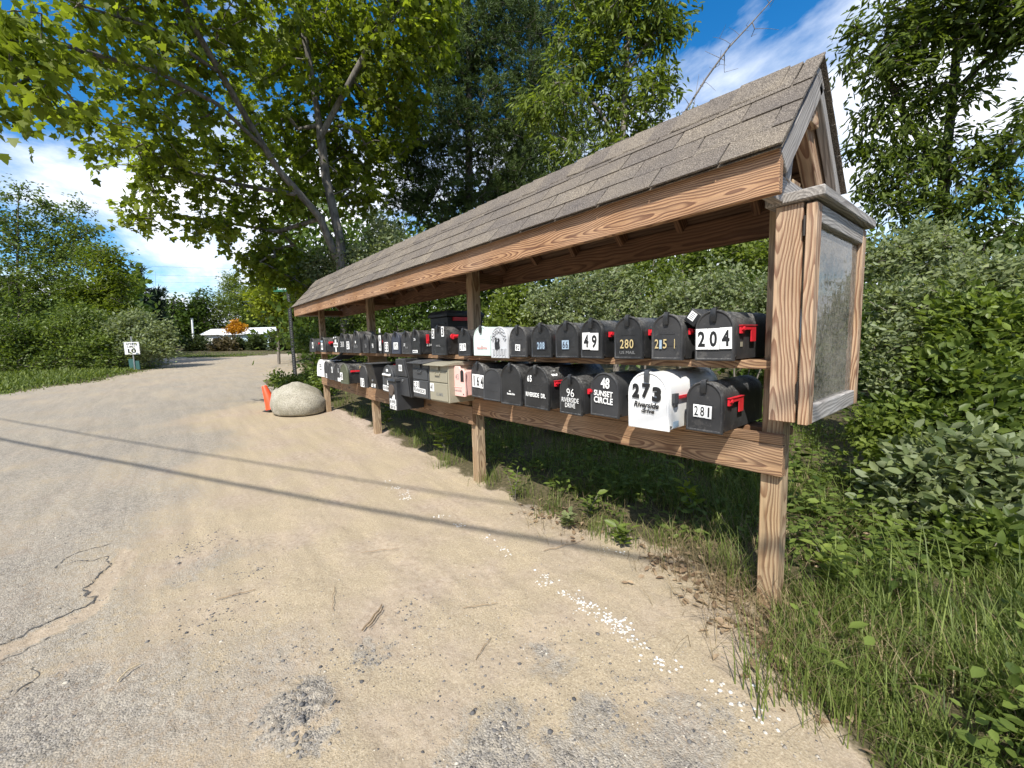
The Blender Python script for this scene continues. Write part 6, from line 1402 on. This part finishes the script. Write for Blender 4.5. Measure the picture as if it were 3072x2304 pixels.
# single plants one can pick out
def weed(label, u, v, n, h, ls, mat, kind='narrow', name='weed', tint=.1, grp=None):
    p = GR(u, v); g = gz(p[0], p[1]); t = tag(empty(name, (p[0], p[1], g)), label, 'plant', grp)
    m = MB(); Pl, Al, Ti = [], [], []
    for k in range(n):
        az = rng.uniform(0, 6.283); ln = h * rng.uniform(.6, 1.1); e = np.array([math.cos(az) * ln * .35, math.sin(az) * ln * .35, ln])
        pts = [e * q * np.array([q, q, 1]) + np.array([math.cos(az), math.sin(az), 0]) * .01 for q in np.linspace(0, 1, 5)]; m.tube(pts, [.003, .0028, .0024, .002, .0012], 5)
        for q in np.linspace(.25, 1, 8):
            a2 = az + q * 19 + rng.uniform(-.4, .4); Pl.append(e * q * np.array([q, q, 1])); Al.append((math.cos(a2), math.sin(a2), .35)); Ti.append(.55 + tint + rng.normal(0, .15))
    m.build('stem', MT['grass'] if False else MT['bark_g'], t, 60)
    leaves('leaf_cluster', np.array(Pl), np.array(Al), np.array([0, 0, 1.]) + rng.normal(0, .25, (len(Pl), 3)), ls * rng.uniform(.7, 1.2, len(Pl)), kind, mat, t, np.array(Ti), stuff=False)
weed('leafy weed at the foot of the post left of centre', 835, 930, 6, .38, .11, MT['shrub'])
weed('pale-leaved weed clump on the verge below mailbox 41', 960, 985, 7, .36, .12, MT['shrub'], tint=.2)
weed('small weed sprig left of the centre post', 1112, 1085, 3, .26, .07, MT['shrub'])
weed('round-leaved seedling on the sand edge below mailbox 48', 1270, 1125, 4, .20, .07, MT['shrub'], 'simple')
weed('young shoot with yellow-green leaves in shade below mailbox 281', 1500, 1130, 4, .30, .085, MT['maple2'], 'simple', tint=.3)
weed('broad-leaved seedling at the grass edge below mailbox 96', 1345, 1185, 4, .14, .075, MT['shrub'], 'simple')
weed('seedling with large pale leaves right of the near post foot', 1800, 1300, 5, .22, .09, MT['ash'], 'simple', tint=.25)
weed('rosette weed left of mailbox 96 on the sand edge', 1225, 1145, 6, .10, .06, MT['olive_leaf'], 'simple')
def tuft(label, u, v, n, h, sp=.05, w=.005, name='grass_tuft', mat='grass'):
    p = GR(u, v); a = rng.normal(0, sp, (n, 2)); o = blades(name, label, p[0] + a[:, 0], p[1] + a[:, 1], rng.uniform(.5, 1.1, n) * h, np.full(n, w), MT[mat], rng.normal(.6, .2, n), .8)
    del o['kind']; o['category'] = 'grass tuft'; return o
tuft('grass tuft left of the near post with tall arching blades', 1590, 1270, 26, .42)
tuft('low grass tuft on the sand below the 273 mailbox', 1290, 1150, 120, .16, .06, .003)
tuft('broad-bladed tuft spilling onto the sand below the near post', 1660, 1490, 60, .26, .07, .006)
tuft('long-bladed tuft right of the near post', 1830, 1330, 40, .45, .07, .008)
tuft('tall broad-bladed tuft low at the right edge', 1980, 1340, 40, .5, .09, .009)
for k, (u, v, n, h) in enumerate(((1130, 1075, 60, .22), (1190, 1110, 70, .20), (1330, 1165, 90, .18), (1430, 1185, 80, .2), (960, 1010, 60, .24), (900, 968, 50, .26), (860, 945, 50, .24), (780, 905, 60, .26), (730, 880, 50, .24), (1060, 1045, 70, .2), (1700, 1410, 70, .22), (1740, 1480, 80, .22), (1800, 1540, 80, .24), (1560, 1230, 60, .26))):
    lab = ['on the sand edge right of the centre post foot', 'on the sand edge between the centre post and mailbox 96', 'on the sand edge below mailbox 48', 'on the sand edge below the white mailbox', 'below the khaki parcel mailbox', 'below the hanging narrow box', 'right of the second post foot', 'left of the second post foot', 'right of the far post foot', 'at the left of the centre post foot', 'spilling onto the sand right of the white pebbles', 'on the sand edge in the lower right, above the lowest tuft', 'lowest on the sand edge in the lower right', 'left of the near post among dead leaves'][k]
    tuft('green grass tuft ' + lab, u, v, n, h, .06, .0045)
